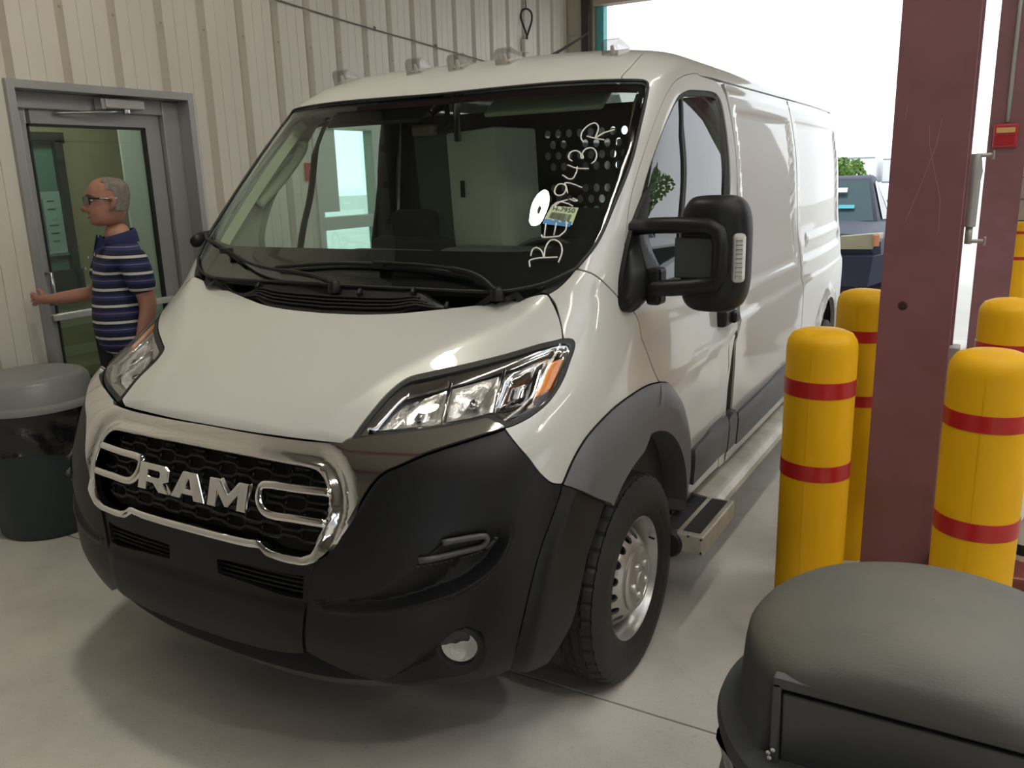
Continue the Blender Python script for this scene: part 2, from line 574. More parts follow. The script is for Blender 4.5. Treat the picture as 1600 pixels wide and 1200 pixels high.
# one pitch: pan, two pressed lines, then a recessed flute with a sloping cheek
prof = [(0.0, -0.060), (0.014, 0.0), (0.094, 0.0), (0.0965, -0.006), (0.099, 0.0), (0.186, 0.0), (0.1885, -0.006), (0.191, 0.0), (0.268, 0.0), (0.280, -0.060)]
k0 = int((YF - Y0) // P)
k1 = int((YB - Y0) // P) + 1
def zlow(y):
    if DY0 + 0.02 < y < DY1 - 0.02: return DZ
    if WY0 + 0.02 < y < WY1 - 0.02: return WZ1
    return 0.0
for k in range(k0, k1, 3):
    mb = MB()
    for q in range(3):
        b = Y0 + (k + q) * P
        pts = [(b + u, w) for u, w in prof] + [(b + P, -0.060)]
        for (u0, w0), (u1, w1) in zip(pts[:-1], pts[1:]):
            cuts = [u0] + [c for c in (DY0, DY1, WY0, WY1) if u0 < c < u1] + [u1]
            for a_, b_ in zip(cuts[:-1], cuts[1:]):
                m_ = (a_ + b_) / 2
                if m_ > YB or m_ < YF: continue
                zl = zlow(m_)
                wa = w0 + (w1 - w0) * (a_ - u0) / (u1 - u0); wb = w0 + (w1 - w0) * (b_ - u0) / (u1 - u0)
                mb.add([(XW + wa, a_, zl), (XW + wb, b_, zl), (XW + wb, b_, ZC), (XW + wa, a_, ZC)], [(0, 1, 2, 3)])
    if mb.v:
        mb.build('wall_panel', wallm, wall)
for k in range(-2, 12):
    y = Y0 + k * P - 0.008
    for z in (2.72,):
        MB().lathe([(0.0005, 0.008), (0.006, 0.006), (0.008, 0)], (XW, y, z), 'X', 8).build('wall_screw', ribd, wall)

# ceiling with girders
# roof deck with an unseen opening added to let sky onto the right lanes
ADDED_WELLS = [(2.9, 5.4, -0.6, 3.4)]
cb0 = MB(); x_ = XW - 0.2
for (a_, b_, c_, d_) in ADDED_WELLS:
    cb0.box(((x_ + a_) / 2, (YB + YF) / 2, ZC + 0.05), (a_ - x_, YB - YF + 0.4, 0.1))
    cb0.box(((a_ + b_) / 2, (YF - 0.2 + c_) / 2, ZC + 0.05), (b_ - a_, c_ - YF + 0.2, 0.1)).box(((a_ + b_) / 2, (YB + 0.2 + d_) / 2, ZC + 0.05), (b_ - a_, YB + 0.2 - d_, 0.1))
    x_ = b_
cb0.box(((x_ + XR + 0.2) / 2, (YB + YF) / 2, ZC + 0.05), (XR + 0.2 - x_, YB - YF + 0.4, 0.1))
cl = cb0.build('ceiling', ceilm, kind='structure')
for y in (-6.5, -2.5, 1.6, 6.4):
    mb = MB(); mb.box((XW / 2 + XR / 2, y, ZC - 0.02), (XR - XW, 0.2, 0.03)); mb.box((XW / 2 + XR / 2, y, ZC - 0.18), (XR - XW, 0.02, 0.32)); mb.box((XW / 2 + XR / 2, y, ZC - 0.35), (XR - XW, 0.2, 0.03))
    mb.build('girder', brown, cl)
# back wall: corner pier, open doorway, block pier, further doorway
pier = MB().box((-2.60, YB + 0.1, ZC / 2), (0.38, 0.2, ZC)).build('wall_back', mat('cream corner pier', (0.50, 0.45, 0.36), rough=0.6, noise=0.08, nscale=4), kind='structure')
for z in (0.6, 1.2, 1.8, 2.4, 3.0, 3.6, 4.2):
    MB().box((-2.51, YB - 0.003, z), (0.20, 0.012, 0.59), bev=0.004).build('pier_panel', MATS['cream corner pier'], pier)
MB().box((-2.355, YB + 0.02, ZC / 2), (0.09, 0.16, ZC)).build('trim_5', mat('dark door rail', (0.045, 0.034, 0.030), rough=0.6), kind='structure')
MB().box((-2.295, YB + 0.05, ZC / 2), (0.03, 0.12, ZC)).build('trim_6', mat('brown door track', (0.20, 0.15, 0.11), rough=0.6), kind='structure')
MB().box((-2.235, YB + 0.14, 1.9), (0.09, 0.10, 4.0)).build('trim_7', teal, kind='structure')
hd = MB().box((5.2, YB + 0.08, 4.31), (15.4, 0.16, 1.42)); hd.build('wall_header', mat('beige header', (0.44, 0.38, 0.30), rough=0.7), kind='structure')
bw = MB().box((2.26, YB + 0.12, 1.8), (0.60, 0.2, 3.6)).build('wall_pier', joint, kind='structure')
for r in range(18):
    for c_ in range(2):
        w = 0.295
        off_ = 0 if r % 2 else 0.0
        MB().box((2.26 + (c_ - 0.5) * 0.302 + off_, YB + 0.1, 0.1 + r * 0.2), (w, 0.2, 0.192), bev=0.006).build('block', block, bw)
MB().box((8.7, YB + 0.1, 2.5), (8.6, 0.2, 5.0)).build('wall_backright', block, kind='structure')
MB().box((XR + 0.1, -4.5, 2.5), (0.2, 9.0, 5.0)).build('wall_right', block, kind='structure')
MB().box((XR + 0.1, 2.5, 3.4), (0.2, 5.0, 3.2)).build('wall_rightheader', block, kind='structure')
MB().box((XR + 0.1, 6.5, 2.5), (0.2, 3.0, 5.0)).build('wall_rightend', block, kind='structure')
fw = MB(); fw.box((0.9, YF - 0.1, 2.5), (7.2, 0.2, 5.0)); fw.box((6.75, YF - 0.1, 4.3), (4.5, 0.2, 1.4)); fw.box((11.0, YF - 0.1, 2.5), (4.0, 0.2, 5))
fw.build('wall_front', block, kind='structure')

# aluminium door and frame
dx = XW - 0.13
fr = MB()
for (y0, y1, z0, z1) in ((DY0, DY0 + 0.045, 0, DZ), (DY1 - 0.045, DY1, 0, DZ), (DY0 + 0.045, DY1 - 0.045, DZ - 0.045, DZ)):
    fr.box((XW - 0.055, (y0 + y1) / 2, (z0 + z1) / 2), (0.17, y1 - y0, z1 - z0), bev=0.003)
frame = fr.build('door_1', alum, kind='structure')
fi = MB()
yj = 2.155
fi.box((dx, DY0 + 0.075, (DZ - 0.05) / 2), (0.08, 0.06, DZ - 0.05), bev=0.004); fi.box((dx, yj + 0.06, (DZ - 0.05) / 2), (0.10, 0.12, DZ - 0.05), bev=0.006); fi.box((dx, (DY0 + DY1) / 2, DZ - 0.09), (0.08, 1.10, 0.09), bev=0.004)
fi.build('inner_frame', alum, frame)
ld = MB()
lx = dx - 0.01
LY0, LY1, LZ = DY0 + 0.105, yj - 0.005, 2.195
ld.box((lx, LY0 + 0.03, LZ / 2 + 0.01), (0.045, 0.06, LZ), bev=0.004); ld.box((lx, LY1 - 0.055, LZ / 2 + 0.01), (0.045, 0.11, LZ), bev=0.004)
ld.box((lx, (LY0 + LY1) / 2, LZ - 0.045), (0.043, LY1 - LY0 - 0.17, 0.10), bev=0.004); ld.box((lx, (LY0 + LY1) / 2, 0.12), (0.043, LY1 - LY0 - 0.17, 0.22), bev=0.004)
leaf = ld.build('door_leaf', alum, frame)
gk = MB()
gy0, gy1, gz0, gz1 = LY0 + 0.06, LY1 - 0.11, 0.23, LZ - 0.095
for (y, z, w, h) in (((gy0 + gy1) / 2, gz1 - 0.006, gy1 - gy0, 0.012), ((gy0 + gy1) / 2, gz0 + 0.006, gy1 - gy0, 0.012), (gy0 + 0.006, (gz0 + gz1) / 2, 0.012, gz1 - gz0), (gy1 - 0.008, (gz0 + gz1) / 2, 0.016, gz1 - gz0)):
    gk.box((lx + 0.012, y, z), (0.03, w, h))
gk.build('glazing_bead', rubber_ := mat('black rubber', (0.012, 0.012, 0.013), rough=0.55), leaf)
MB().box((lx, (gy0 + gy1) / 2, (gz0 + gz1) / 2), (0.006, gy1 - gy0, gz1 - gz0)).build('glass_pane', glass_mat('door glass', (0.72, 0.80, 0.74), ior=1.6), leaf)
MB().box((lx + 0.04, (gy0 + gy1) / 2, 1.02), (0.035, gy1 - gy0 + 0.08, 0.04), bev=0.008).build('push_bar', mat('pale aluminium', (0.62, 0.62, 0.60), rough=0.35, metal=0.6), leaf)
hn = MB().tube([(lx + 0.02, LY0 + 0.03, 1.10), (lx + 0.08, LY0 + 0.03, 1.10), (lx + 0.08, LY0 + 0.03, 1.28), (lx + 0.02, LY0 + 0.03, 1.28)], 0.011, 8)
hn.build('door_handle', chromeh := mat('satin steel', (0.55, 0.55, 0.55), rough=0.3, metal=1), leaf, smooth=True)
# overhead closer
cb = MB().box((dx + 0.085, 1.84, 2.225), (0.085, 0.26, 0.055), bev=0.006).build('door_closer', mat('silver closer', (0.50, 0.50, 0.50), rough=0.35, metal=0.7), frame)
MB().box((dx + 0.085, 1.70, 2.222), (0.07, 0.03, 0.065), bev=0.006).build('closer_cap', chromeh, cb)
MB().tube([(dx + 0.09, 1.86, 2.19), (dx + 0.11, 1.70, 2.175), (dx + 0.05, 1.50, 2.165), (dx + 0.03, 1.44, 2.163)], 0.009, 8).build('closer_arm', chromeh, cb, smooth=True)
MB().lathe([(0.02, -0.015), (0.02, 0.015), (0.001, 0.015)], (dx + 0.10, 1.86, 2.19), 'Z', 12).build('closer_pivot', chromeh, cb)

# the office behind the door
olive = mat('olive painted office wall', (0.36, 0.33, 0.20), rough=0.8, noise=0.05, nscale=2)
sage = mat('sage painted office wall', (0.30, 0.36, 0.28), rough=0.8)
RX = -4.25
MB().box((RX - 0.06, 2.2, 1.3), (0.1, 5.2, 2.8)).build('wall_office', olive, kind='structure')
MB().box(((RX + XW) / 2, 3.3, 1.3), (1.5, 0.08, 2.8)).build('wall_officeend', sage, kind='structure')
MB().box(((RX + XW) / 2, -0.4, 1.3), (1.5, 0.08, 2.8)).build('wall_officenear', olive, kind='structure')
MB().box(((RX + XW) / 2 - 0.1, 1.5, 2.72), (1.5, 3.8, 0.06)).build('ceiling_office', ceilm, kind='structure')
MB().box(((RX + XW) / 2 - 0.12, 1.5, -0.03), (1.5, 3.8, 0.05)).build('floor_office', mat('office floor', (0.20, 0.19, 0.15), rough=0.7), kind='structure')
MB().box((RX + 0.01, 2.2, 0.14), (0.02, 2.1, 0.28)).build('baseboard_office', mat('dark green base', (0.015, 0.07, 0.055), rough=0.5), kind='structure')
MB().box((RX + 0.02, 2.62, 0.98), (0.03, 1.2, 0.05)).build('trim_8', mat('pale chair rail', (0.6, 0.58, 0.5), rough=0.5), kind='structure')
wf = MB()
iy0, iy1, iz0, iz1 = 1.55, 2.40, 0.98, 2.12
for (y, z, w, h) in (((iy0 + iy1) / 2, iz1, iy1 - iy0 + 0.10, 0.08), ((iy0 + iy1) / 2, iz0 + 0.06, iy1 - iy0 + 0.10, 0.20), (iy0, 1.55, 0.06, 1.14), (iy1, 1.55, 0.06, 1.14)):
    wf.box((RX + 0.02, y, z), (0.06, w, h), bev=0.003)
win1 = wf.build('window_1', mat('dark window frame', (0.03, 0.028, 0.025), rough=0.5), kind='structure')
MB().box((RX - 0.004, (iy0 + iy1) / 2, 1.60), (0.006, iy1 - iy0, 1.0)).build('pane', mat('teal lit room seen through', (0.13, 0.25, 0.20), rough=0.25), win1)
ol = empty('office_fill_light', (-3.5, 1.9, 2.64), label='added flat panel light brightening the office behind the door', cat='ceiling light')  # unseen panel added to brighten the room behind the glass
MB().box((0, 0, 0), (0.62, 1.22, 0.03), bev=0.004).build('panel_frame', MATS['pale window frame'] if 'pale window frame' in MATS else alum, ol)
MB().box((0, 0, -0.018), (0.56, 1.16, 0.006)).build('panel_diffuser', mat('office fill glow', (1, 1, 1), emit=(1.0, 0.97, 0.88), estr=7.0), ol)
wb = empty('whiteboard', (RX + 0.005, 2.16, 1.5), label='whiteboard of handwritten columns behind the office door glass', cat='whiteboard')
MB().box((0, 0, 0), (0.008, 0.44, 0.46), bev=0.002).build('board', mat('pale whiteboard', (0.34, 0.50, 0.44), rough=0.3), wb)
MB().box((0.008, 0, -0.24), (0.03, 0.46, 0.02)).build('pen_tray', chromeh, wb)
ink = MB()
for c_ in range(3):
    for r in range(6):
        if random.random() < 0.8:
            ink.box((0.006, -0.15 + c_ * 0.14, 0.16 - r * 0.06), (0.002, 0.05 + random.random() * 0.04, 0.008))
    ink.box((0.006, -0.215 + c_ * 0.14, -0.02), (0.002, 0.005, 0.40))
ink.build('written_rows', mat('blue ink', (0.02, 0.05, 0.08)), wb, kind='stuff')

# window with white frame farther along the wall, seen through the cab
wf = MB()
for (y, z, w, h) in ((WY0 + 0.03, 1.12, 0.06, 2.2), (WY1 - 0.03, 1.12, 0.06, 2.2), ((WY0 + WY1) / 2, WZ1 - 0.04, 0.64, 0.08), ((WY0 + WY1) / 2, 1.42, 0.64, 0.10), ((WY0 + WY1) / 2, 0.1, 0.64, 0.2)):
    wf.box((XW - 0.03, y, z), (0.10, w, h), bev=0.004)
win2 = wf.build('window_2', mat('pale window frame', (0.55, 0.58, 0.54), rough=0.5), kind='structure')
MB().box((XW - 0.05, (WY0 + WY1) / 2, 1.1), (0.006, 0.64, 2.1)).build('pane', glass_mat('clear pane', (0.85, 0.95, 0.92)), win2)
MB().box((XW - 0.02, WY0 + 0.17, 1.84), (0.03, 0.20, 0.66), bev=0.003).build('window_mullion', MATS['pale window frame'], win2)
MB().box((XW - 1.3, 3.8, 1.25), (0.02, 2.2, 3.0)).build('wall_annex', mat('bright annex wall', (0.72, 0.78, 0.72), rough=0.6), kind='structure')
sg = empty('wall_sign', (XW + 0.012, 3.36, 1.82), label='small red sign with a white letter beside the wall window', cat='sign')
MB().box((0, 0, 0), (0.006, 0.13, 0.13), bev=0.001).build('sign_plate', mat('red sign', (0.42, 0.03, 0.02), rough=0.4), sg)
def text(s, size, M, m, parent, name, ext=0.001, **k):
    c = bpy.data.curves.new(name, 'FONT'); c.body = s; c.size = size; c.extrude = ext; c.align_x = 'CENTER'; c.align_y = 'CENTER'
    t = bpy.data.objects.new('tmp', c); COL.objects.link(t)
    bpy.context.view_layer.update()
    me = bpy.data.meshes.new_from_object(t.evaluated_get(bpy.context.evaluated_depsgraph_get()))
    bpy.data.objects.remove(t)
    me.transform(M); me.materials.clear(); me.materials.append(m); me.name = name
    return link(name, me, parent, **k)
text('S', 0.10, Matrix.Translation((0.004, 0, 0)) @ Euler((radians(90), 0, radians(90))).to_matrix().to_4x4(), mat('white letter', (0.8, 0.8, 0.78)), sg, 'sign_letter')

# cable along the wall, hanging lead
cb_ = MB().tube([(XW + 0.01, y, z) for y, z in [(2.6, 3.05), (3.15, 3.0), (3.7, 2.965), (4.24, 2.935), (4.7, 2.915), (5.1, 2.894), (5.6, 2.87), (6.1, 2.845), (7.2, 2.80)]], 0.006, 6)
wc = cb_.build('wall_cable', mat('grey cable', (0.16, 0.14, 0.12), rough=0.7), smooth=True, label='thin grey cable strung across the ribbed wall', cat='cable')
for y, z in ((4.24, 2.945), (5.1, 2.905), (6.1, 2.855)):
    MB().box((XW + 0.006, y, z), (0.014, 0.02, 0.03)).build('cable_clip', MATS['grey cable'], wc)
hk = empty('hanging_lead', (XW + 0.03, 6.76, 3.08), label='looped dark lead hanging on the wall above a small white box', cat='cable')
loop = [(0.03 * sin(a * 2), 0.09 * sin(a), 0.22 + 0.15 * cos(a)) for a in np.linspace(0, 4 * pi, 40)]
MB().tube(loop, 0.010, 6).build('coil', rubber_, hk, smooth=True)
MB().tube([(0, -0.05, 1.0), (0, -0.03, 0.6), (0.0, 0, 0.36)], 0.008, 6).build('drop_wire', MATS['grey cable'], hk, smooth=True)
MB().box((0, -0.03, 0.0), (0.05, 0.10, 0.13), bev=0.006).build('junction_box', mat('white box', (0.62, 0.58, 0.5), rough=0.5), hk)

# ------------------------------------------------------------------ lamps under the ceiling
TUBE, BAY = 34.0, 145.0
warm = mat('lit tube', (1, 0.95, 0.85), emit=(1.0, 0.94, 0.82), estr=TUBE)
def strip(x, y, rz, lab):
    e = empty('strip_light', (x, y, ZC - 0.42), rz, label=lab, cat='ceiling light', group='fluorescent strips under the ceiling')
    MB().box((0, 0, 0.03), (0.16, 2.4, 0.05), bev=0.006).build('housing', mat('white fixture', (0.7, 0.7, 0.68)), e)
    for s in (-0.045, 0.045):
        MB().tube([(s, -1.18, -0.015), (s, 1.18, -0.015)], 0.016, 8).build('tube', warm, e, smooth=True)
for i, (x, y) in enumerate(((2.25, -1.9), (2.25, 0.75), (2.25, 3.4), (6.6, -2.5), (6.6, 2.5), (9.0, -1.0))):
    strip(x, y, 0, ['long twin tube ceiling light over the near right lane', 'long twin tube ceiling light over the yellow bollards', 'long twin tube ceiling light over the far right lane', 'long twin tube ceiling light over the second lane, near end', 'long twin tube ceiling light over the second lane, far end', 'long twin tube ceiling light over the third lane'][i])
def high_bay(x, y, lab, k):
    hb = empty('high_bay_lamp', (x, y, 4.70), label=lab, cat='ceiling light', group='round high bay lamps')
    MB().lathe([(0.02, 0.25), (0.10, 0.20), (0.19, 0.03), (0.19, 0.0), (0.158, 0.0)], (0, 0, 0), 'Z', 32).build('housing', mat('dark lamp housing', (0.05, 0.05, 0.05), rough=0.5), hb, smooth=True, angle=40)
    MB().lathe([(0.158, -0.002), (0.032, -0.002)], (0, 0, 0), 'Z', 32).build('diffuser_ring', mat('lamp glow %g' % k, (1, 1, 1), emit=(1.0, 0.95, 0.78) if k == 1 else (1.0, 0.96, 0.88), estr=BAY * k), hb)
    MB().lathe([(0.032, -0.002), (0.001, -0.006)], (0, 0, 0), 'Z', 20).build('sensor', MATS['dark lamp housing'], hb)
    MB().tube([(0, 0, 0.24), (0, 0, 0.30)], 0.01, 6).build('stem', MATS['dark lamp housing'], hb)
high_bay(-0.606, 0.523, 'round high bay lamp glowing over the van hood', 1)
high_bay(4.2, -0.9, 'added round high bay lamp in the second lane near the camera', 0.8)  # this and the next two are unseen lamps added to brighten the right side
high_bay(5.6, 4.2, 'added round high bay lamp over the far right lane', 1)
high_bay(6.4, 1.5, 'added round high bay lamp over the second lane', 1)

# ------------------------------------------------------------------ the cargo van
SK = {
    'HLtop': [(0.3938, 1.0441), (0.3995, 1.0987), (0.4048, 1.1422), (0.4211, 1.1694), (0.459, 1.184), (0.5307, 1.2058), (0.603, 1.2282), (0.6823, 1.2516), (0.7311, 1.2604)],
    'HLright': [(0.7311, 1.2604), (0.7609, 1.2567), (0.7861, 1.24), (0.8056, 1.1948), (0.8212, 1.1506), (0.8187, 1.1145), (0.7923, 1.0893), (0.7502, 1.0713), (0.7232, 1.0664)],
    'HLbot': [(0.7232, 1.0664), (0.6916, 1.0783), (0.6683, 1.0857), (0.6447, 1.0808), (0.5912, 1.07), (0.5156, 1.0569), (0.458, 1.0474), (0.3995, 1.0349)],
    'HS': [(0.7311, 1.2604), (0.7012, 1.2931), (0.6685, 1.3274), (0.6445, 1.3536), (0.6137, 1.3803)],
    'CC': [(0.6137, 1.3803), (0.6315, 1.398), (0.6471, 1.4249), (0.6578, 1.4519)],
    'PS': [(0.6578, 1.4519), (0.7143, 1.4363), (0.8088, 1.3938), (0.9043, 1.3541)],
    'WE': [(0.6578, 1.4519), (0.6959, 1.5345), (0.7132, 1.6439), (0.7307, 1.7714), (0.7334, 1.9005), (0.7378, 1.9786), (0.7401, 2.0289), (0.7326, 2.0489), (0.7097, 2.0581)],
    'WT': [(0.7097, 2.0581), (0.6119, 2.0632), (0.4514, 2.0706), (0.2858, 2.0706), (0.035, 2.0666)],
    'WB': [(0.054, 1.3825), (0.2961, 1.3834), (0.4905, 1.3849), (0.542, 1.3937), (0.592, 1.4108), (0.6303, 1.4343), (0.6578, 1.4519)],
    'DF': [(0.9043, 1.3541), (0.8539, 1.4794), (0.7955, 1.6176), (0.7826, 1.6942), (0.7885, 1.7982), (0.8271, 1.924), (0.8893, 2.0055), (0.9924, 2.0712), (1.1316, 2.1132)],
    'DT': [(1.1316, 2.1132), (1.3429, 2.1434)],
    'RS': [(0.6335, 2.0824), (0.6631, 2.1302), (0.7322, 2.2602)],
    'AO1': [(0.9958, 0.8852), (1.0371, 0.9453), (1.0994, 0.9894), (1.2172, 1.0197), (1.372, 1.0343), (1.5499, 1.0356), (1.6937, 1.0203)],
    'AO2': [(1.6937, 1.0203), (1.7985, 0.9964), (1.9231, 0.9361), (2.0405, 0.8623), (2.1345, 0.757), (2.1685, 0.6232), (2.1627, 0.4909), (2.1387, 0.4346)],
    'FD': [(0.9043, 1.3541), (1.0064, 1.3271), (1.1879, 1.2652), (1.3104, 1.1983), (1.5031, 1.1098), (1.6937, 1.0203)],
    'BR': [(0.7232, 1.0664), (0.8278, 0.9912), (0.8887, 0.9365), (0.944, 0.8993), (0.9965, 0.8834)],
    'BT': [(0.3759, 0.7287), (0.4078, 0.7646), (0.4432, 0.8457), (0.4658, 0.9104), (0.4777, 0.9403), (0.497, 0.97), (0.5294, 0.99), (0.578, 1.0171), (0.6502, 1.0422), (0.726, 1.0621)],
    'BF': [(0.9971, 0.8815), (0.9944, 0.8534), (0.969, 0.7905), (0.9411, 0.735), (0.8964, 0.5992), (0.8732, 0.4803), (0.8313, 0.3309)],
    'BB': [(0.8313, 0.3309), (0.7538, 0.3205), (0.6761, 0.3177), (0.6071, 0.3272), (0.5259, 0.3322), (0.4525, 0.3718), (0.398, 0.404), (0.3378, 0.4421)],
    'SEAM': [(0.3378, 0.4421), (0.3506, 0.6055), (0.3639, 0.6934), (0.3759, 0.7287)],
    'FE': [(1.2914, 0.7586), (1.2224, 0.6825), (1.1617, 0.6186), (1.0934, 0.4503), (1.0099, 0.3778), (0.9434, 0.3205)],
    'GO': [(0.177, 0.9662), (0.3127, 0.9655), (0.3499, 0.9593), (0.3735, 0.9356), (0.3858, 0.9014), (0.3926, 0.8578), (0.3816, 0.8055), (0.3656, 0.7554)],
    'GO2': [(0.3596, 0.749), (0.3376, 0.7392), (0.2582, 0.7423), (0.2272, 0.7611), (0.1911, 0.7586), (0.1008, 0.757)],
    'CB': [(0.3759, 0.7287), (0.3556, 0.722), (0.3364, 0.719), (0.2577, 0.7219), (0.226, 0.7443), (0.1936, 0.7425), (0.1013, 0.7401)],
    'WIN': [(0.8594, 1.703), (0.8776, 1.8025), (0.9428, 1.9108), (1.0591, 2.0005), (1.1534, 2.0264), (1.3007, 2.0463)],
    'SLOT': [(0.3406, 0.6754), (0.3362, 0.6098), (0.2823, 0.6098), (0.1832, 0.6206), (0.0888, 0.6251), (0.0868, 0.6665), (0.1633, 0.6742)],
    'REC_UP': [(0.3831, 0.6052), (0.4138, 0.6191), (0.5132, 0.6618), (0.5823, 0.7197), (0.637, 0.7809), (0.6594, 0.8147), (0.8009, 0.8306)],
    'REC_LO': [(0.383, 0.6014), (0.4433, 0.6038), (0.5339, 0.6152), (0.6255, 0.6424), (0.7136, 0.6736), (0.786, 0.7247), (0.816, 0.7798), (0.8127, 0.8282)],
    'VENT': [(0.6012, 0.7564), (0.724, 0.7665), (0.751, 0.7723), (0.7595, 0.788), (0.7461, 0.804), (0.6495, 0.8004)],
    'FOGR': [(0.5161, 0.3603), (0.614, 0.4701), (0.6638, 0.5188), (0.6897, 0.5428), (0.726, 0.538), (0.7561, 0.5043), (0.7636, 0.4382), (0.7342, 0.3896), (0.6486, 0.375), (0.568, 0.3525)],
    'FOG': [(0.7034, 0.4839)],
    'HORN': [(0.3915, 0.9119), (0.2962, 0.9095), (0.2184, 0.9068), (0.2065, 0.8929), (0.2157, 0.854), (0.2439, 0.8338), (0.3117, 0.8334), (0.394, 0.8327)],
    'AMB': [(0.7271, 1.2073), (0.7735, 1.2184), (0.7942, 1.1452), (0.7595, 1.1285)],
    'HIN1': [(0.443, 1.064), (0.4591, 1.1076), (0.4752, 1.1474), (0.5129, 1.1662), (0.559, 1.0979)],
    'HIN2': [(0.5189, 1.1677), (0.6111, 1.1964), (0.6665, 1.1088), (0.5651, 1.0953)],
    'HIN3': [(0.6242, 1.199), (0.7091, 1.2231), (0.7601, 1.1258), (0.6665, 1.1088)],
    'BAR': [(1.1602, 2.0165), (1.294, 1.8993), (1.4792, 1.6637)],
    'STRIPF': [(2.2375, 0.6628), (2.6287, 0.6757), (2.576, 0.5122), (2.2428, 0.5061)],
    'MB': [(0.8663, 1.6801), (0.8366, 1.5573), (0.8613, 1.4225), (0.9123, 1.3444), (0.9761, 1.3086)],
    'SEAMX': [(0.7525, 2.0195), (0.8564, 1.9814)]}
def K(n): return [tuple(q) for q in SK[n]]
def KR(n): return K(n)[::-1]
white = mat('van white paint', (0.63, 0.63, 0.60), rough=0.32, coat=0.8, noise=0.02, nscale=1.5)
blackp = mat('black textured plastic', (0.010, 0.0105, 0.012), rough=0.45, spec=0.35, noise=0.15, nscale=3, bump=0.03, bscale=900)
greyp = mat('dark grey plastic', (0.075, 0.075, 0.082), rough=0.42, noise=0.12, nscale=4, bump=0.03, bscale=900)
archp = mat('grey arch plastic', (0.125, 0.125, 0.135), rough=0.45, noise=0.12, nscale=4, bump=0.03, bscale=900)
darkp = mat('black recess', (0.008, 0.008, 0.009), rough=0.6)
rubber = mat('black rubber', (0.012, 0.012, 0.013), rough=0.55)
chrome = mat('chrome', (0.86, 0.86, 0.86), rough=0.10, metal=1.0)
chrome_dk = mat('smoked chrome', (0.45, 0.45, 0.45), rough=0.12, metal=1.0)
reflector = mat('lamp reflector', (0.82, 0.82, 0.80), rough=0.25, metal=0.85, bump=0.25, bscale=55)
amber = mat('amber lens', (0.85, 0.26, 0.01), rough=0.15, coat=0.6)
redl = mat('red lens', (0.5, 0.02, 0.02), rough=0.15)
steel = mat('silver wheel paint', (0.50, 0.49, 0.47), rough=0.32, metal=0.75, noise=0.12, nscale=9)
alu = mat('worn aluminium step', (0.60, 0.57, 0.50), rough=0.4, metal=0.35, noise=0.18, nscale=6, dirt=(0.40, 0.37, 0.31))
windglass = glass_mat('tinted windshield glass', (0.82, 0.93, 0.85), ior=1.48)
sideglass = glass_mat('side window glass', (0.84, 0.95, 0.91), ior=1.5)
lensglass = glass_mat('clear lens', (0.95, 0.95, 0.95), ior=1.28)
frit = mat('black glass border', (0.006, 0.006, 0.009), rough=0.06, spec=0.5)
dash = mat('dark dashboard plastic', (0.040, 0.046, 0.044), rough=0.55, noise=0.2, nscale=5)
trimg = mat('grey green pillar trim', (0.42, 0.44, 0.34), rough=0.7, noise=0.1, nscale=4)
seatm = mat('dark seat fabric', (0.035, 0.036, 0.04), rough=0.9, bump=0.2, bscale=300)
whitemet = mat('white partition metal', (0.80, 0.80, 0.70), rough=0.45, noise=0.08, nscale=3)
paperw = mat('white paint marker', (0.85, 0.85, 0.82), rough=0.8)

van = empty('cargo_van', (0, 0, 0), label='white cargo van with black bumper and chrome grille, parked in the bay', cat='van')

# ---- front sheet metal
HE = [(0.0, 0.073, 1.036), (0.12, 0.075, 1.0357), (0.25, 0.083, 1.035), (0.38, 0.097, 1.034), (0.478, 0.112, 1.033)]
HSd = [(0.478, 0.112, 1.033), (0.506, 0.130, 1.044), (0.514, 0.209, 1.099), (0.521, 0.292, 1.142), (0.544, 0.348, 1.169), (0.596, 0.383, 1.184),
       (0.692, 0.444, 1.206), (0.783, 0.515, 1.228), (0.867, 0.600, 1.252), (0.907, 0.648, 1.260)]
HSe = [(0.907, 0.648, 1.260), (0.89, 0.672, 1.293), (0.865, 0.697, 1.327), (0.842, 0.714, 1.353), (0.815, 0.728, 1.380)]
HR = [(0.815, 0.728, 1.380), (0.734, 0.724, 1.365), (0.658, 0.712, 1.352), (0.55, 0.687, 1.337), (0.423, 0.648, 1.322), (0.300, 0.612, 1.310), (0.167, 0.592, 1.303), (0.0, 0.588, 1.300)]
hp = HE + HSd[1:] + HSe[1:] + HR[1:]
inner = [(0.0, 0.22, 1.128), (0.0, 0.40, 1.218), (0.30, 0.22, 1.122), (0.30, 0.40, 1.213), (0.30, 0.52, 1.268), (0.55, 0.50, 1.257), (0.68, 0.58, 1.290), (0.43, 0.26, 1.133), (0.45, 0.40, 1.208)]
allp = []
for q in hp + inner:
    allp.append(q)
    if q[0] > 1e-3: allp.append((-q[0], q[1], q[2]))
hoodF = TPS(allp).surf()
xy = lambda L: [(p[0], p[1]) for p in L]
hood_half = chain(xy(HE), xy(HSd[:2]), xy(HSd[1:]), xy(HSe), xy(HR))
def sym2(ch):
    """closed half outline whose two ends lie on the centre line"""
    k0 = next(i for i in range(len(ch)) if ch[i][0] > 0.003 and ch[i - 1][0] <= 0.003)
    ch = ch[k0:] + ch[:k0]
    h = [q for q in ch if q[0] > 0.003]
    cl = [q for q in ch if q[0] <= 0.003]
    c0 = min(cl, key=lambda q: abs(q[1] - h[0][1])); c1 = min(cl, key=lambda q: abs(q[1] - h[-1][1]))
    return [np.array((0.0, c0[1]))] + h + [np.array((0.0, c1[1]))] + [np.array((-q[0], q[1])) for q in h[::-1]]
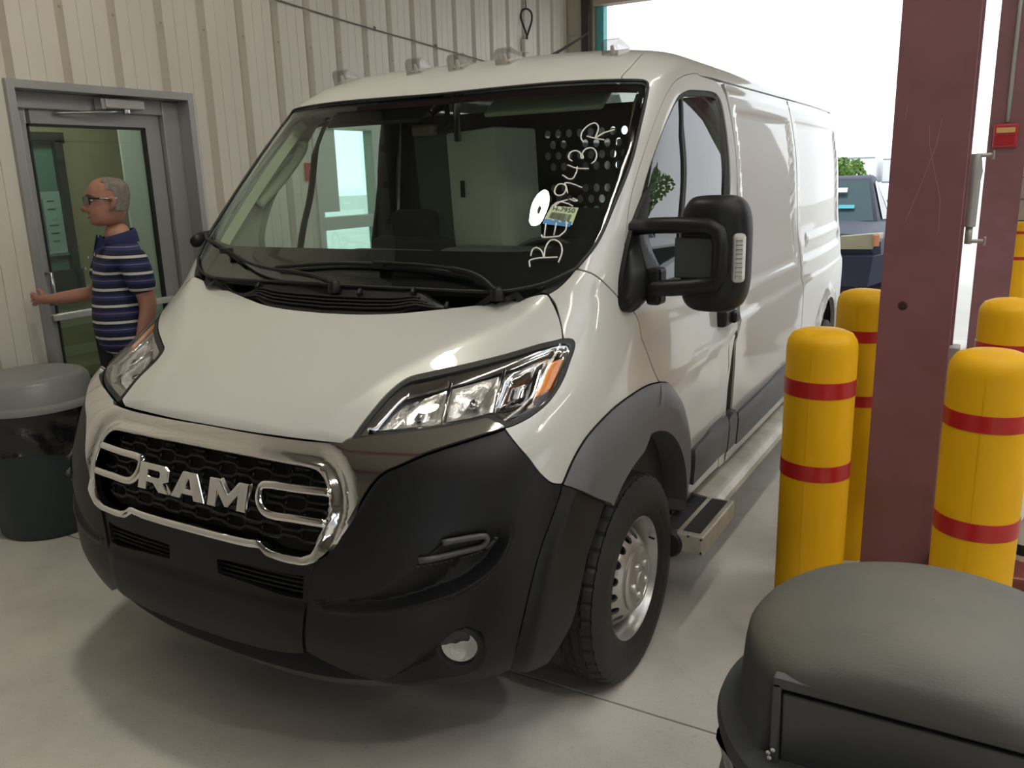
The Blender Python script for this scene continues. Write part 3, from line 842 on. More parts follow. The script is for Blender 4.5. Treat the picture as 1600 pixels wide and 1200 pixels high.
def hood_disp(x, y):
    # pressed crease running from the nose to the screen corners and a turned-down front lip
    ax = np.abs(x)
    line = [(0.40, 0.17), (0.47, 0.33), (0.62, 0.50), (0.76, 0.63)]
    d = seg_d(ax, y, line)
    e = seg_d(ax, y, xy(HE))
    return 0.005 * np.exp(-(d / 0.045) ** 2) - 0.014 * np.clip(1 - e / 0.02, 0, 1) ** 2
hood = patch('hood', sym2(hood_half), white, van, f=hoodF, grid=0.022, gap=0.003, skirt=0.02, disp=hood_disp)

# cowl between hood and glass
def s3(c): return [tuple(float(v) for v in q) for q in skin0(np.array([p[0] for p in c]), np.array([p[1] for p in c]))]
WBs = [(0.0, 1.3825)] + K('WB')
wb3 = s3(WBs); cc3 = s3(K('CC'))
cp = []
for q in HR + wb3 + cc3:
    cp.append(q)
    if abs(q[0]) > 1e-3: cp.append((-q[0], q[1], q[2]))
cowlF0 = TPS(cp, 1e-4).surf()
def cowlF(x, y, off=0.0): return cowlF0(x, y, np.asarray(off) * np.ones_like(x))
cow_half = chain(xy(HR[::-1]), xy(cc3), xy(wb3[::-1]))
cowl = patch('cowl', sym2(cow_half), blackp, van, f=cowlF, grid=0.02, gap=0.003, skirt=0.02, off=-0.006)
vents = MB()
for k in range(4):
    f_ = 0.20 + 0.13 * k
    pts = []
    for x in np.linspace(-0.60 + 0.03 * k, 0.46 - 0.03 * k, 24):
        yr = np.interp(abs(x), [p[0] for p in HR[::-1]], [p[1] for p in HR[::-1]])
        yw = np.interp(abs(x), [p[0] for p in wb3], [p[1] for p in wb3])
        y = yr + (yw - yr) * f_
        pts.append(cowlF(np.array([x]), np.array([y]), 0.0)[0])
    vents.tube(pts, 0.0045, 5)
vents.build('cowl_louvre', darkp, cowl, smooth=True)
for x, f_ in ((-0.38, .72), (0.12, .74), (0.34, .80), (0.47, .45)):
    yr = np.interp(abs(x), [p[0] for p in HR[::-1]], [p[1] for p in HR[::-1]]); yw = np.interp(abs(x), [p[0] for p in wb3], [p[1] for p in wb3])
    p = cowlF(np.array([x]), np.array([yr + (yw - yr) * f_]), 0.006)[0]
    MB().box(p, (0.014, 0.03, 0.016), (30, 0, 20), bev=0.004).build('washer_jet', blackp, cowl)

# ---- windshield
wind_half = chain([(0.0, 1.3825)] + K('WB'), K('WE')[:7], K('WE')[6:], K('WT') + [(0.0, 2.0668)], step=0.03)
wind_out = sym2(wind_half)
wind = patch('windshield', wind_out, windglass, van, grid=0.06, gap=0.003, skirt=0.0, off=-0.004)
wind['label'] = 'large tinted windshield with white handwriting'
wi = shrink(wind_out, 0.045)
cz = np.array([0, 1.70])
fr_in = [np.array((p[0], p[1] + (0.085 * np.clip((1.62 - p[1]) / 0.2, 0, 1)))) for p in wi]
patch('windshield_border', wind_out, frit, wind, holes=[fr_in], grid=0.05, gap=0.005, skirt=0.0, off=-0.009)
seal = MB()
ring = [skin(np.array(p[0]), np.array(p[1]), 0.001) for p in wind_out]
seal.tube(ring, 0.006, 6, closed=True)
seal.build('windshield_seal', rubber, wind, smooth=True)

# ---- fenders
fen = chain(KR('HLright'), KR('HLright')[-1:] + K('HS'), K('CC'), K('PS'), K('FD'), KR('AO1'), KR('BR'))
both('fender', fen, white, van, grid=0.025, skirt=0.02)
# pillars and roof sides
tB = 2.30
pil = chain(K('WE'), K('WT')[:1] + K('RS')[:1] if False else [K('WT')[0], (0.6335, 2.0645)], [(0.6335, 2.0645)] + K('RS') + [(0.86, 2.42), yt(2.0, 2.55), yt(tB, 2.6)],
            [yt(tB, 2.6), yt(tB, 2.35), yt(tB, 2.14)], [yt(tB, 2.14), yt(2.1, 2.14)] + [yt(1.95, 2.135)] + KR('DT') + KR('DF'), KR('PS'))
both('front_pillar', pil, white, van, grid=0.03, skirt=0.015)
rf_half = chain([(0.0, 2.0685)] + [tuple(q) for q in K('WT')[::-1]][1:4] + [(0.6335, 2.0645)], [(0.6335, 2.0645)] + K('RS') + [(0.86, 2.42), yt(2.0, 2.55), yt(tB, 2.6)], [yt(tB, 2.6), yt(tB, 2.9), yt(tB, 3.0795)], [yt(tB, 3.0795), (0.0, 3.0795)])
patch('roof_front', sym2(rf_half), white, van, grid=0.04, skirt=0.01)
# rear roof, gutter to centre
rr = [yt(tB, 2.0)] and chain([yt(tB, 2.14), yt(tB, 2.5), yt(tB, 3.08)], [yt(tB, 3.08), yt(3.5, 3.08), yt(5.12, 3.08)], [yt(5.12, 3.08), yt(5.14, 2.5), yt(5.15, 2.14)], [yt(5.15, 2.14), yt(3.5, 2.14), yt(tB, 2.14)], step=0.06, sm=False)
def roof_d(a, t):
    z, W, yf, D, n = prm(t); y = yf + D + a - AL
    return -0.006 * (np.abs(y - 3.52) < 0.006) - 0.006 * np.clip((y - 5.08) / 0.07, 0, 1) ** 2
both('roof_rear', rr, white, van, grid=0.07, skirt=0.012, disp=roof_d)

# ---- cargo sides
def arc(cy, cz, r, a0, a1, n=24):
    return [(cy + r * cos(radians(a0 + (a1 - a0) * i / n)), cz + r * sin(radians(a0 + (a1 - a0) * i / n))) for i in range(n + 1)]
TG = 2.13
def sidepanel(y0, y1, c=None, low=0.42):
    pts = [yt(y0(t), t) for t in np.linspace(low, TG, 40)]
    pts2 = [yt(y1(t), t) for t in np.linspace(TG, low, 40)]
    o = pts + [yt(y0(TG) + (y1(TG) - y0(TG)) * s, TG) for s in np.linspace(0.04, 0.96, 24)] + pts2
    if c:
        o += [yt(y, t) for y, t in c]
    return chain(o, step=0.05, sm=False)
bl = lambda t: float(np.interp(t, [0.4, 1.0, 1.06, 1.36, 2.2], [2.115, 2.115, 2.19, 2.285, 2.30]))
cs = lambda t: 3.515
re_ = lambda t: float(np.interp(t, [0.4, 1.1, 1.6, 2.0, 2.2], [5.12, 5.15, 5.15, 5.13, 5.10]))
def rr_box(y, t, y0, y1, t0, t1, w=0.03):
    q = np.minimum(np.minimum((y - y0) / w, (y1 - y) / w), np.minimum((t - t0) / w, (t1 - t) / w))
    q = np.clip(q, 0, 1)
    return q * q * (3 - 2 * q)
def side_disp(a, t):
    z, W, yf, D, n = prm(t); y = yf + D + a - AL
    d = -0.012 * rr_box(y, t, 2.36, 3.44, 1.20, 2.01) - 0.012 * rr_box(y, t, 3.60, 5.06, 1.20, 2.01)
    d += 0.006 * np.clip(1 - np.abs(t - 2.075) / 0.012, 0, 1) - 0.010 * np.clip(1 - np.abs(t - 2.10) / 0.012, 0, 1)
    d += 0.010 * rr_box(y, t, 3.75, 5.05, 1.28, 1.36, 0.03)
    r = np.hypot(y - 4.42, t - 0.42)
    d += 0.022 * np.clip(1 - np.abs(r - 0.50) / 0.06, 0, 1) ** 1.0 * (t > 0.35)
    return d
both('side_panel', sidepanel(bl, cs), white, van, grid=0.03, skirt=0.02, disp=side_disp)
arch_r = [(y, t) for y, t in arc(4.42, 0.42, 0.46, 180, 0, 30)]
both('rear_side_panel', sidepanel(lambda t: 3.525, re_, c=[p for p in arch_r[::-1]]), white, van, grid=0.03, skirt=0.03, disp=side_disp)
bst = chain([yt(2.025, 0.42), yt(2.03, 0.9), yt(2.03, 1.03)], [yt(2.03, 1.03), yt(2.10, 1.03)], [yt(2.108, 1.03), yt(2.108, 0.42)], [yt(2.1, 0.42), yt(2.03, 0.42)], sm=False)
both('pillar_strip', bst, white, van, grid=0.05)
bk = MB()
bk.box((0, 5.11, 1.22), (1.66, 0.04, 1.60), bev=0.015)
bk.build('rear_door', white, van)
fl = MB()
fl.box((0, 3.2, 0.50), (1.86, 4.0, 0.10)); fl.box((0, 1.2, 0.46), (1.2, 1.9, 0.10))
fl.box((0.55, 3.0, 0.40), (0.08, 3.6, 0.14)); fl.box((-0.55, 3.0, 0.40), (0.08, 3.6, 0.14)); fl.box((0, 0.95, 0.33), (1.3, 0.12, 0.10)); fl.box((0, 4.42, 0.36), (1.5, 0.09, 0.09))
fl.build('underbody', darkp, van)
for sx in (1, -1):
  for cy_, cz_, rr_ in ((0.965, 0.40, 0.50), (4.42, 0.42, 0.52)):
    wl = MB()
    wl.lathe([(rr_, 0.97 * sx), (rr_, 0.52 * sx), (0.02, 0.52 * sx)], (0, cy_, cz_), 'X', 24, radians(-15), radians(195))
    wl.build('wheel_liner', mat('dusty wheel liner', (0.06, 0.055, 0.048), rough=0.85, noise=0.5, nscale=6), van, smooth=True, angle=40)

# ---- cab doors
drear = [yt(2.018, 0.43), yt(1.985, 0.55), yt(1.99, 0.68), yt(2.02, 0.88), yt(2.022, 1.0), yt(2.10, 1.055), yt(2.20, 1.2), yt(2.265, 1.36), yt(2.28, 1.64), yt(2.285, 1.95), yt(2.26, 2.08), yt(2.16, 2.13)]
door_o = chain(K('FD'), K('AO2'), [K('AO2')[-1], yt(1.7, 0.43), yt(2.018, 0.43)], drear, [yt(2.16, 2.13), yt(1.95, 2.135)] + KR('DT')[:1] + [K('DF')[-1]], KR('DF'))
wo = chain([yt(1.03, 1.345), (0.93, 1.47), (0.885, 1.60)] + K('WIN') + [yt(2.04, 2.062)], [yt(2.04, 2.062), yt(2.14, 2.055), yt(2.19, 2.01), yt(2.195, 1.9)], [yt(2.195, 1.9), yt(2.17, 1.6), yt(2.13, 1.33)], [yt(2.13, 1.33), yt(1.6, 1.335), yt(1.03, 1.345)])
def door_d(a, t):
    z, W, yf, D, n = prm(t); y = np.where(a > AL, yf + D + a - AL, 0)
    # pressed swage line and the scooped lower flank
    l = np.interp(y, [1.2, 2.1], [0.96, 1.06])
    return 0.012 * np.clip(1 - np.abs(t - l) / 0.05, 0, 1) * np.clip((y - 1.25) / 0.3, 0, 1)
for mr in (False, True):
    dr = patch('cab_door', door_o, white, van, mirror=mr, holes=[wo], grid=0.03, skirt=0.02, disp=door_d)
    si = shrink(wo, 0.02)
    si = [np.array((p[0] - 0.05 * np.clip((p[0] - 1.75) / 0.3, 0, 1) * (p[1] < 2.0), p[1])) for p in si]
    patch('window_seal', wo, rubber, dr, mirror=mr, holes=[si], grid=0.04, gap=-0.001, skirt=0.012, off=-0.006)
    patch('door_glass', shrink(wo, 0.012), sideglass, dr, mirror=mr, grid=0.08, gap=0, skirt=0, off=-0.012)
    b = K('BAR')
    bar = catmull([(b[0][0], 2.045)] + b[1:] + [(b[2][0] + 0.16, 1.34)], 8)
    lft = [np.array((p[0] - 0.018, p[1])) for p in bar]; rgt = [np.array((p[0] + 0.018, p[1])) for p in bar]
    patch('window_divider', lft + rgt[::-1], rubber, dr, mirror=mr, grid=0.05, gap=0, skirt=0.01, off=-0.006)
    # handle recess and pull
    hm = MB()
    hp_ = skin(*yt(1.93, 1.13), 0.012)
    sg = -1 if mr else 1
    hm.box((hp_[0] * sg, 1.945, 1.135), (0.05, 0.16, 0.075), bev=0.015)
    hm.box(((hp_[0] + 0.03) * sg, 1.98, 1.13), (0.03, 0.06, 0.05), bev=0.012)
    hm.build('door_handle', blackp, dr)

# ---- lower grey side strips
for mr in (False, True):
    for (y0, y1) in ((1.53, 1.985), (2.0, 2.105), (2.125, 3.50), (3.53, 3.92)):
        o = [yt(y0, 0.515), yt(y0, 0.665), yt(y1, 0.685), yt(y1, 0.525)]
        o = chain([o[0], o[1]], [o[1], o[2]], [o[2], o[3]], [o[3], o[0]], step=0.04, sm=False)
        def sd(a, t, c=None):
            return -0.012 * np.clip((t - 0.655) / 0.02, 0, 1)
        patch('side_strip', o, greyp, van, mirror=mr, grid=0.04, gap=0.001, skirt=0.035, off=0.034, disp=sd)

# ---- wheel arch flares
for mr in (False, True):
    ci = [yt(y, t) for y, t in arc(0.965, 0.37, 0.475, 128, 96, 10)]
    o1 = chain(K('AO1') + [K('AO2')[0]] if False else K('AO1')[:7], [K('AO1')[6], yt(0.92, 0.845)], [yt(y, t) for y, t in arc(0.965, 0.37, 0.475, 97, 128, 10)] + [K('FE')[0]], [K('FE')[0], (1.14, 0.82), K('BR')[-1]])
    def fd(a, t, ol=o1):
        e = seg_d(a, t, catmull(K('AO1'), 6))
        return 0.040 * np.clip(e / 0.09, 0, 1) ** 1.0 * (1.5 - 0.5 * np.clip(e / 0.09, 0, 1)) + 0.006
    patch('arch_flare', o1, archp, van, mirror=mr, grid=0.018, gap=0.001, skirt=0.10, disp=fd, cuts=[shrink(o1, 0.014), shrink(o1, 0.030), shrink(o1, 0.05)])
    o2 = chain([K('AO1')[6]] + K('AO2')[1:], [K('AO2')[-1], yt(1.455, 0.43)], [yt(y, t) for y, t in arc(0.965, 0.40, 0.485, 4, 93, 18)], [yt(0.94, 0.885), K('AO1')[6]])
    def fd2(a, t):
        e = seg_d(a, t, catmull(K('AO2'), 6))
        return 0.034 * np.clip(e / 0.07, 0, 1) * (1.5 - 0.5 * np.clip(e / 0.07, 0, 1)) + 0.006
    patch('arch_flare', o2, archp, van, mirror=mr, grid=0.018, gap=0.001, skirt=0.10, disp=fd2, cuts=[shrink(o2, 0.014), shrink(o2, 0.030)])

# ---- bumper
RL, RU, FR = K('REC_LO'), K('REC_UP'), K('FOGR')
rpoly = chain(RL, RU[::-1])
fpoly = chain(FR)
def bump_d(a, t):
    d = np.zeros_like(a)
    dl = seg_d(a, t, catmull(RL, 6)); du = seg_d(a, t, catmull(RU, 6))
    ins = in_poly(a, t, rpoly)
    d += np.where(ins, -0.040 * np.clip(dl / 0.014, 0, 1) * np.clip(du / 0.075, 0, 1) ** 0.8, 0)
    # raised lip below the scoop
    d += np.where(~ins, 0.006 * np.clip(1 - np.abs(dl - 0.008) / 0.010, 0, 1) * (t < 0.83), 0)
    fi = in_poly(a, t, fpoly); fd_ = seg_d(a, t, fpoly, True)
    d += np.where(fi, -0.040 * np.clip(fd_ / 0.05, 0, 1) ** 0.7, 0)
    return d
bcuts = [shrink(rpoly, 0.0), shrink(rpoly, 0.013), shrink(rpoly, -0.010), shrink(fpoly, 0.0), shrink(fpoly, 0.03)]
bc = chain(K('SEAM'), K('BT'), K('BR'), K('BF'), K('BB'))
for mr in (False, True):
    b = patch('bumper_corner', bc, blackp, van, mirror=mr, grid=0.011, gap=0.0015, skirt=0.03, disp=bump_d, cuts=bcuts)
    sg = -1 if mr else 1
    v = MB()
    vp = [skin(np.array(p[0]), np.array(p[1]), bump_d(np.array([p[0]]), np.array([p[1]]))[0] + 0.012) * [sg, 1, 1] for p in catmull(K('VENT'), 6)]
    v.tube(vp, 0.009, 8)
    v.build('bumper_vent', greyp, b, smooth=True)
    sl = chain(K('VENT'), [K('VENT')[-1], K('VENT')[0]])
    patch('vent_slot', shrink(sl, 0.004), darkp, b, mirror=mr, grid=0.02, gap=0, skirt=0, off=0.004, disp=bump_d)
    dots = MB()
    for i in range(22):
        u = i / 21
        q = catmull([(0.60, 0.738), (0.70, 0.742), (0.77, 0.757), (0.79, 0.785)], 8)[int(u * 24)]
        p = skin(np.array(q[0]), np.array(q[1]), bump_d(np.array([q[0]]), np.array([q[1]]))[0] + 0.002) * [sg, 1, 1]
        dots.box(p, (0.008, 0.006, 0.005), bev=0.0015)
    dots.build('vent_texture', greyp, b, kind='stuff')
    # fog lamp
    fa, ft = SK['FOG'][0]
    c = skin(np.array(fa), np.array(ft), -0.014) * [sg, 1, 1]
    nrm = Vector((0.42 * sg, -0.90, -0.05)).normalized()
    Mx = Matrix.Translation(Vector(c)) @ nrm.to_track_quat('Z', 'Y').to_matrix().to_4x4()
    def lz(prof, n=28):
        mb = MB().lathe(prof, n=n)
        mb.v = [tuple(Mx @ Vector(q)) for q in mb.v]
        return mb
    fg = lz([(0.066, -0.02), (0.066, 0.012), (0.054, 0.016), (0.050, 0.004)]).build('fog_lamp', blackp, b, smooth=True, angle=40)
    lz([(0.050, 0.004), (0.040, -0.012), (0.020, -0.026), (0.001, -0.030)]).build('fog_reflector', mat('fog reflector', (0.80, 0.80, 0.76), rough=0.35, metal=0.25, bump=0.8, bscale=90), fg, smooth=True)
    lz([(0.051, 0.006), (0.03, 0.012), (0.001, 0.014)]).build('fog_lens', lensglass, fg, smooth=True)
    fx = chain([K('BR')[-1], (1.14, 0.82), K('FE')[0]], K('FE'), [K('FE')[-1], K('BF')[-1]], KR('BF'))
    def fxd(a, t):
        e = seg_d(a, t, catmull(K('BF'), 6)); return 0.026 * (1 - (1 - np.clip(e / 0.05, 0, 1)) ** 2)
    patch('bumper_flare', fx, blackp, van, mirror=mr, grid=0.015, gap=0.0015, skirt=0.09, disp=fxd)
sl = K('SLOT')
slot = chain(*[[sl[i], sl[(i + 1) % len(sl)]] for i in range(len(sl))])
cen_half = chain([(0.0, 0.749)] + KR('CB')[0:1] + KR('CB')[1:4] + KR('CB')[4:], KR('SEAM'), [K('SEAM')[0], (0.25, 0.425), (0.12, 0.415), (0.0, 0.412)])
cen = patch('bumper_panel', sym2(cen_half), blackp, van, holes=[slot, [np.array((-p[0], p[1])) for p in slot[::-1]]], grid=0.02, gap=0.0015, skirt=0.03,
            disp=lambda a, t: 0.012 * np.clip((0.60 - t) / 0.03, 0, 1) - 0.006 * np.clip((np.abs(a) - 0.31) / 0.04, 0, 1))
lipo = chain([(-0.55, 0.345), (-0.35, 0.30), (0, 0.275), (0.35, 0.30), (0.55, 0.345)], [(0.55, 0.345), (0.52, 0.30)], [(0.50, 0.29), (0.3, 0.25), (0, 0.235), (-0.3, 0.25), (-0.50, 0.29)], [(-0.52, 0.30), (-0.55, 0.345)])
patch('bumper_lip', lipo, greyp, van, grid=0.03, gap=0, skirt=0.06, off=-0.012)
back = chain([(-1.0, 0.33), (-0.5, 0.27), (0, 0.25), (0.5, 0.27), (1.0, 0.33)], [(1.0, 0.33), (1.05, 0.86)], [(1.05, 0.86), (0.6, 1.0), (0, 1.0), (-0.6, 1.0), (-1.05, 0.86)], [(-1.05, 0.86), (-1.0, 0.33)], sm=False)
patch('radiator_backing', back, darkp, van, grid=0.06, gap=0, skirt=0, off=-0.075)
gr = MB()
for k in range(4):
    t = 0.622 + 0.014 * k
    for s in (1, -1):
        gr.tube([skin(np.array(s * a), np.array(t), -0.018) for a in np.linspace(0.05, 0.36, 14)], 0.0035, 5)
gr.build('intake_mesh', darkp, cen, kind='stuff')

# ---- chrome band and grille
CO = [(0.0, 1.022), (0.20, 1.0215), (0.385, 1.026), K('HLbot')[-1]]
gh = chain([(0.0, 0.967), (0.10, 0.967)] + K('GO'), [K('GO')[-1]] + K('GO2') + [(0.0, 0.757)], step=0.012)
ch_half = chain(CO, KR('HLbot'), KR('BT')[0:1] and [K('HLbot')[0], K('BT')[-1]], KR('BT'), K('CB') + [(0.0, 0.739)], step=0.012)
def chr_d(a, t):
    g = seg_d(np.abs(a), t, gh[:-1]); 
    o = seg_d(np.abs(a), t, K('BT'))
    lower = np.clip((0.80 - t) / 0.03, 0, 1)
    prof = np.clip(g / 0.012, 0, 1)
    ridge = 0.012 * np.sqrt(np.clip(1 - (1 - prof) ** 2, 0, 1)) 
    cove = -0.020 * np.exp(-((g - 0.030) / 0.018) ** 2) * np.clip((np.abs(a) - 0.10) / 0.25, 0.35, 1) * (1 - lower)
    return ridge + cove + 0.006
ghole = sym2(gh)
band = patch('chrome_surround', sym2(ch_half), chrome, van, holes=[ghole], grid=0.012, gap=0.0015, skirt=0.03, disp=chr_d)
hl = MB()
for s in (1, -1):
    p = [skin(np.array(q[0] * s), np.array(q[1]), 0.004) for q in catmull(K('HORN'), 8)]
    mb = MB().tube(p, 0.0115, 10, flat=1.25)
    mb.build('grille_horn', chrome, band, smooth=True)
mesh_ = MB()
go = [np.array(p) for p in ghole]
t = 0.770
row = 0
while t < 0.975:
    xs = []
    ph = (row % 2) * 0.055
    cells = np.arange(-0.44 + ph, 0.44, 0.11)
    path = []
    for c0 in cells:
        path += [(c0, t), (c0 + 0.040, t), (c0 + 0.055, t + 0.011), (c0 + 0.095, t + 0.011)]
    seg = []
    for q in path + [None]:
        ok_ = q is not None and bool(in_poly(np.array([q[0]]), np.array([q[1]]), go)[0])
        if ok_: seg.append(skin(np.array(q[0]), np.array(q[1]), -0.022))
        else:
            if len(seg) > 1: mesh_.tube(seg, 0.0065, 6, flat=1.0)
            seg = []
    for c0 in cells:
        for (u0, v0, u1, v1) in ((c0 + 0.0475, t + 0.006, c0 + 0.0475, t + 0.028), (c0 + 0.1025, t + 0.006, c0 + 0.1025, t + 0.024)):
            if all(in_poly(np.array([u]), np.array([v]), go)[0] for u, v in ((u0, v0), (u1, v1))):
                mesh_.tube([skin(np.array(u0), np.array(v0), -0.024), skin(np.array(u1), np.array(v1), -0.024)], 0.004, 5)
    t += 0.0275; row += 1
mesh_.build('grille_mesh', mat('grille plastic', (0.009, 0.009, 0.011), rough=0.4), band, smooth=True, kind='stuff')
patch('grille_backing', ghole, darkp, band, grid=0.05, gap=-0.004, skirt=0, off=-0.045)
# maker lettering: slab letters in chrome, standing on the grille
LT = {
 'R': ([(0, 0), (0.30, 0), (0.30, 0.30), (0.50, 0.30), (0.72, 0), (1.05, 0), (0.80, 0.34), (0.98, 0.45), (0.98, 0.88), (0.86, 1.0), (0, 1.0)], [(0.30, 0.53), (0.66, 0.53), (0.70, 0.58), (0.70, 0.72), (0.66, 0.77), (0.30, 0.77)]),
 'A': ([(0, 0), (0.32, 0), (0.37, 0.18), (0.70, 0.18), (0.75, 0), (1.08, 0), (0.76, 1.0), (0.31, 1.0)], [(0.45, 0.40), (0.62, 0.40), (0.55, 0.72), (0.52, 0.72)]),
 'M': ([(0, 0), (0.28, 0), (0.28, 0.52), (0.52, 0.06), (0.62, 0.06), (0.86, 0.52), (0.86, 0), (1.14, 0), (1.14, 1.0), (0.84, 1.0), (0.57, 0.50), (0.30, 1.0), (0, 1.0)], None)}
def letter(ch, x0, w, z0, h):
    o, hole = LT[ch]
    wmax = max(p[0] for p in o)
    sc = lambda p: Vector((x0 + p[0] / wmax * w, z0 + p[1] * h))
    pts = [sc(p) for p in o]; n = len(pts)
    E = [(i, (i + 1) % n) for i in range(n)]; hp2 = []
    if hole:
        hp2 = [sc(p) for p in hole]
        E += [(n + i, n + (i + 1) % len(hp2)) for i in range(len(hp2))]
    vo, _, fo, _, _, _ = delaunay_2d_cdt(pts + hp2, E, [], 0, 1e-6)
    V2 = np.array([q[:] for q in vo]); T = [q for q in fo]
    cen_ = np.array([V2[list(q)].mean(0) for q in T])
    kp = in_poly(cen_[:, 0], cen_[:, 1], [p[:] for p in pts])
    if hole: kp &= ~in_poly(cen_[:, 0], cen_[:, 1], [p[:] for p in hp2])
    bm = bmesh.new()
    vs = []
    for p in V2:
        yy = -0.030 + 0.10 * p[0] ** 2
        vs.append(bm.verts.new((p[0], yy + 0.022 * (0.90 - p[1]) * -0.0, p[1])))
    for q, k_ in zip(T, kp):
        if k_:
            try: bm.faces.new([vs[i] for i in q])
            except ValueError: pass
    for v_ in [v_ for v_ in bm.verts if not v_.link_faces]: bm.verts.remove(v_)
    bmesh.ops.recalc_face_normals(bm, faces=bm.faces[:])
    ex = bmesh.ops.extrude_face_region(bm, geom=bm.faces[:])
    bmesh.ops.translate(bm, vec=(0, -0.016, 0), verts=[g for g in ex['geom'] if isinstance(g, bmesh.types.BMVert)])
    bmesh.ops.recalc_face_normals(bm, faces=bm.faces[:])
    eds = [e for e in bm.edges if all(v_.co.y < -0.030 + 0.10 * v_.co.x ** 2 - 0.008 for v_ in e.verts) and any(abs(f.normal.y) < 0.5 for f in e.link_faces)]
    bmesh.ops.bevel(bm, geom=eds, offset=0.004, segments=2, affect='EDGES', profile=0.6)
    # lean with the grille
    for v_ in bm.verts: v_.co.y += 0.30 * (v_.co.z - 0.83)
    me = bpy.data.meshes.new('letter'); bm.to_mesh(me); bm.free()
    me.materials.append(chrome)
    return link('letter', me, band)
letter('R', -0.238, 0.150, 0.832, 0.078)
letter('A', -0.078, 0.148, 0.832, 0.078)
letter('M', 0.082, 0.156, 0.832, 0.078)

# ---- headlights
hl_o = chain(K('HLtop'), K('HLright'), K('HLbot'))
for mr in (False, True):
    sg = -1 if mr else 1
    h = patch('headlight', hl_o, rubber, van, mirror=mr, holes=[shrink(hl_o, 0.013)], grid=0.03, gap=0.001, skirt=0.03, off=0.0)
    inn = shrink(hl_o, 0.011)
    patch('headlight_lens', inn, lensglass, h, mirror=mr, grid=0.04, gap=0, skirt=0, off=0.004)
    patch('headlight_bezel', inn, chrome_dk, h, mirror=mr, holes=[shrink(hl_o, 0.030)], grid=0.02, gap=0, skirt=0.02, off=-0.006, disp=lambda a, t: -0.02 * np.clip((seg_d(a, t, hl_o, True) - 0.012) / 0.02, 0, 1))
    patch('headlight_bowl', inn, reflector, h, mirror=mr, grid=0.02, gap=0, skirt=0, off=-0.045, disp=lambda a, t: -0.03 * np.clip(seg_d(a, t, hl_o, True) / 0.05, 0, 1))
    for nm in ('HIN1', 'HIN2', 'HIN3'):
        q = K(nm); o = chain(*[[q[i], q[(i + 1) % len(q)]] for i in range(len(q))])
        cc_ = np.mean(np.array(q), 0)
        patch('lamp_chamber', o, reflector if nm != 'HIN3' else chrome_dk, h, mirror=mr, grid=0.014, gap=0.002, skirt=0.004, off=-0.030,
              disp=lambda a, t, c_=cc_, o_=o: -0.035 * np.clip(seg_d(a, t, o_, True) / 0.035, 0, 1) ** 1.5)
        if nm != 'HIN3':
            p = skin(np.array(cc_[0]), np.array(cc_[1]), -0.045)
            bo = MB().lathe([(0.012, -0.02), (0.012, 0.012), (0.006, 0.02), (0.0005, 0.021)], n=14).build('bulb', chrome_dk, h, smooth=True)
            bo.location = (p[0] * sg, p[1], p[2]); bo.rotation_euler = (radians(95), 0, radians(25 * sg))
    dv = MB()
    for (a0, t0, a1, t1) in ((0.514, 1.175, 0.566, 1.080), (0.618, 1.204, 0.676, 1.095)):
        dv.tube([skin(np.array(a0), np.array(t0), -0.022) * [sg, 1, 1], skin(np.array(a1), np.array(t1), -0.022) * [sg, 1, 1]], 0.005, 8)
    dv.build('lamp_divider', chrome, h, smooth=True)
    q = K('AMB'); o = chain(*[[q[i], q[(i + 1) % 4]] for i in range(4)])
    patch('amber_reflector', o, amber, h, mirror=mr, grid=0.02, gap=0.002, skirt=0.012, off=-0.010)['label'] = 'amber side reflector'

# ---- roof marker lamps
marker_mat = glass_mat('marker lens', (0.74, 0.73, 0.72), ior=1.5, rough=0.15)
for x, y in ((-0.673, 1.60), (-0.226, 1.555), (0.0, 1.545), (0.226, 1.555), (0.673, 1.60)):
    # find the roof height there
    tt = np.linspace(2.06, 2.6, 300); zz, WW, yff, DD, nn_ = prm(tt)
    v_ = np.clip(1 - (np.abs(x) / WW) ** nn_, 0, 1) ** (1 / nn_); yy = yff + DD * (1 - v_)
    z = float(np.interp(y, yy, zz))
    prof = [(-0.052, 0.0), (-0.052, 0.052), (-0.040, 0.066), (-0.02, 0.068), (0.045, 0.030), (0.085, 0.006), (0.09, 0.0)]
    w = [0.036, 0.036, 0.033, 0.031, 0.028, 0.022, 0.02]
    mb = MB()
    L = [(-ww, yy_, zz_) for (yy_, zz_), ww in zip(prof, w)] + [(ww, yy_, zz_) for (yy_, zz_), ww in zip(prof, w)]
    n = len(prof)
    mb.add(L, [tuple(range(n)), tuple(range(2 * n - 1, n - 1, -1))] + [(i, n + i, n + (i + 1) % n, (i + 1) % n) for i in range(n)])
    ml = fixn(mb.build('marker_lamp', marker_mat, van))
    ml.location = (x, y, z - 0.012); ml.rotation_euler = (radians(16), 0, radians(-6 * np.sign(x)))
    c = MB().tube([(0, -0.03, 0.006), (0, -0.03, 0.045)], [0.012, 0.006], 8); c.box((0, 0.01, 0.010), (0.05, 0.09, 0.012))
    c.build('marker_bulb', mat('marker bulb', (0.78, 0.72, 0.68), rough=0.3), ml, smooth=True, angle=30)
ant = MB().tube([(0.0, 2.18, 2.255), (0.10, 2.26, 2.32), (0.20, 2.36, 2.40)], [0.009, 0.007, 0.005], 8)
ant.build('roof_antenna', rubber, van, smooth=True)

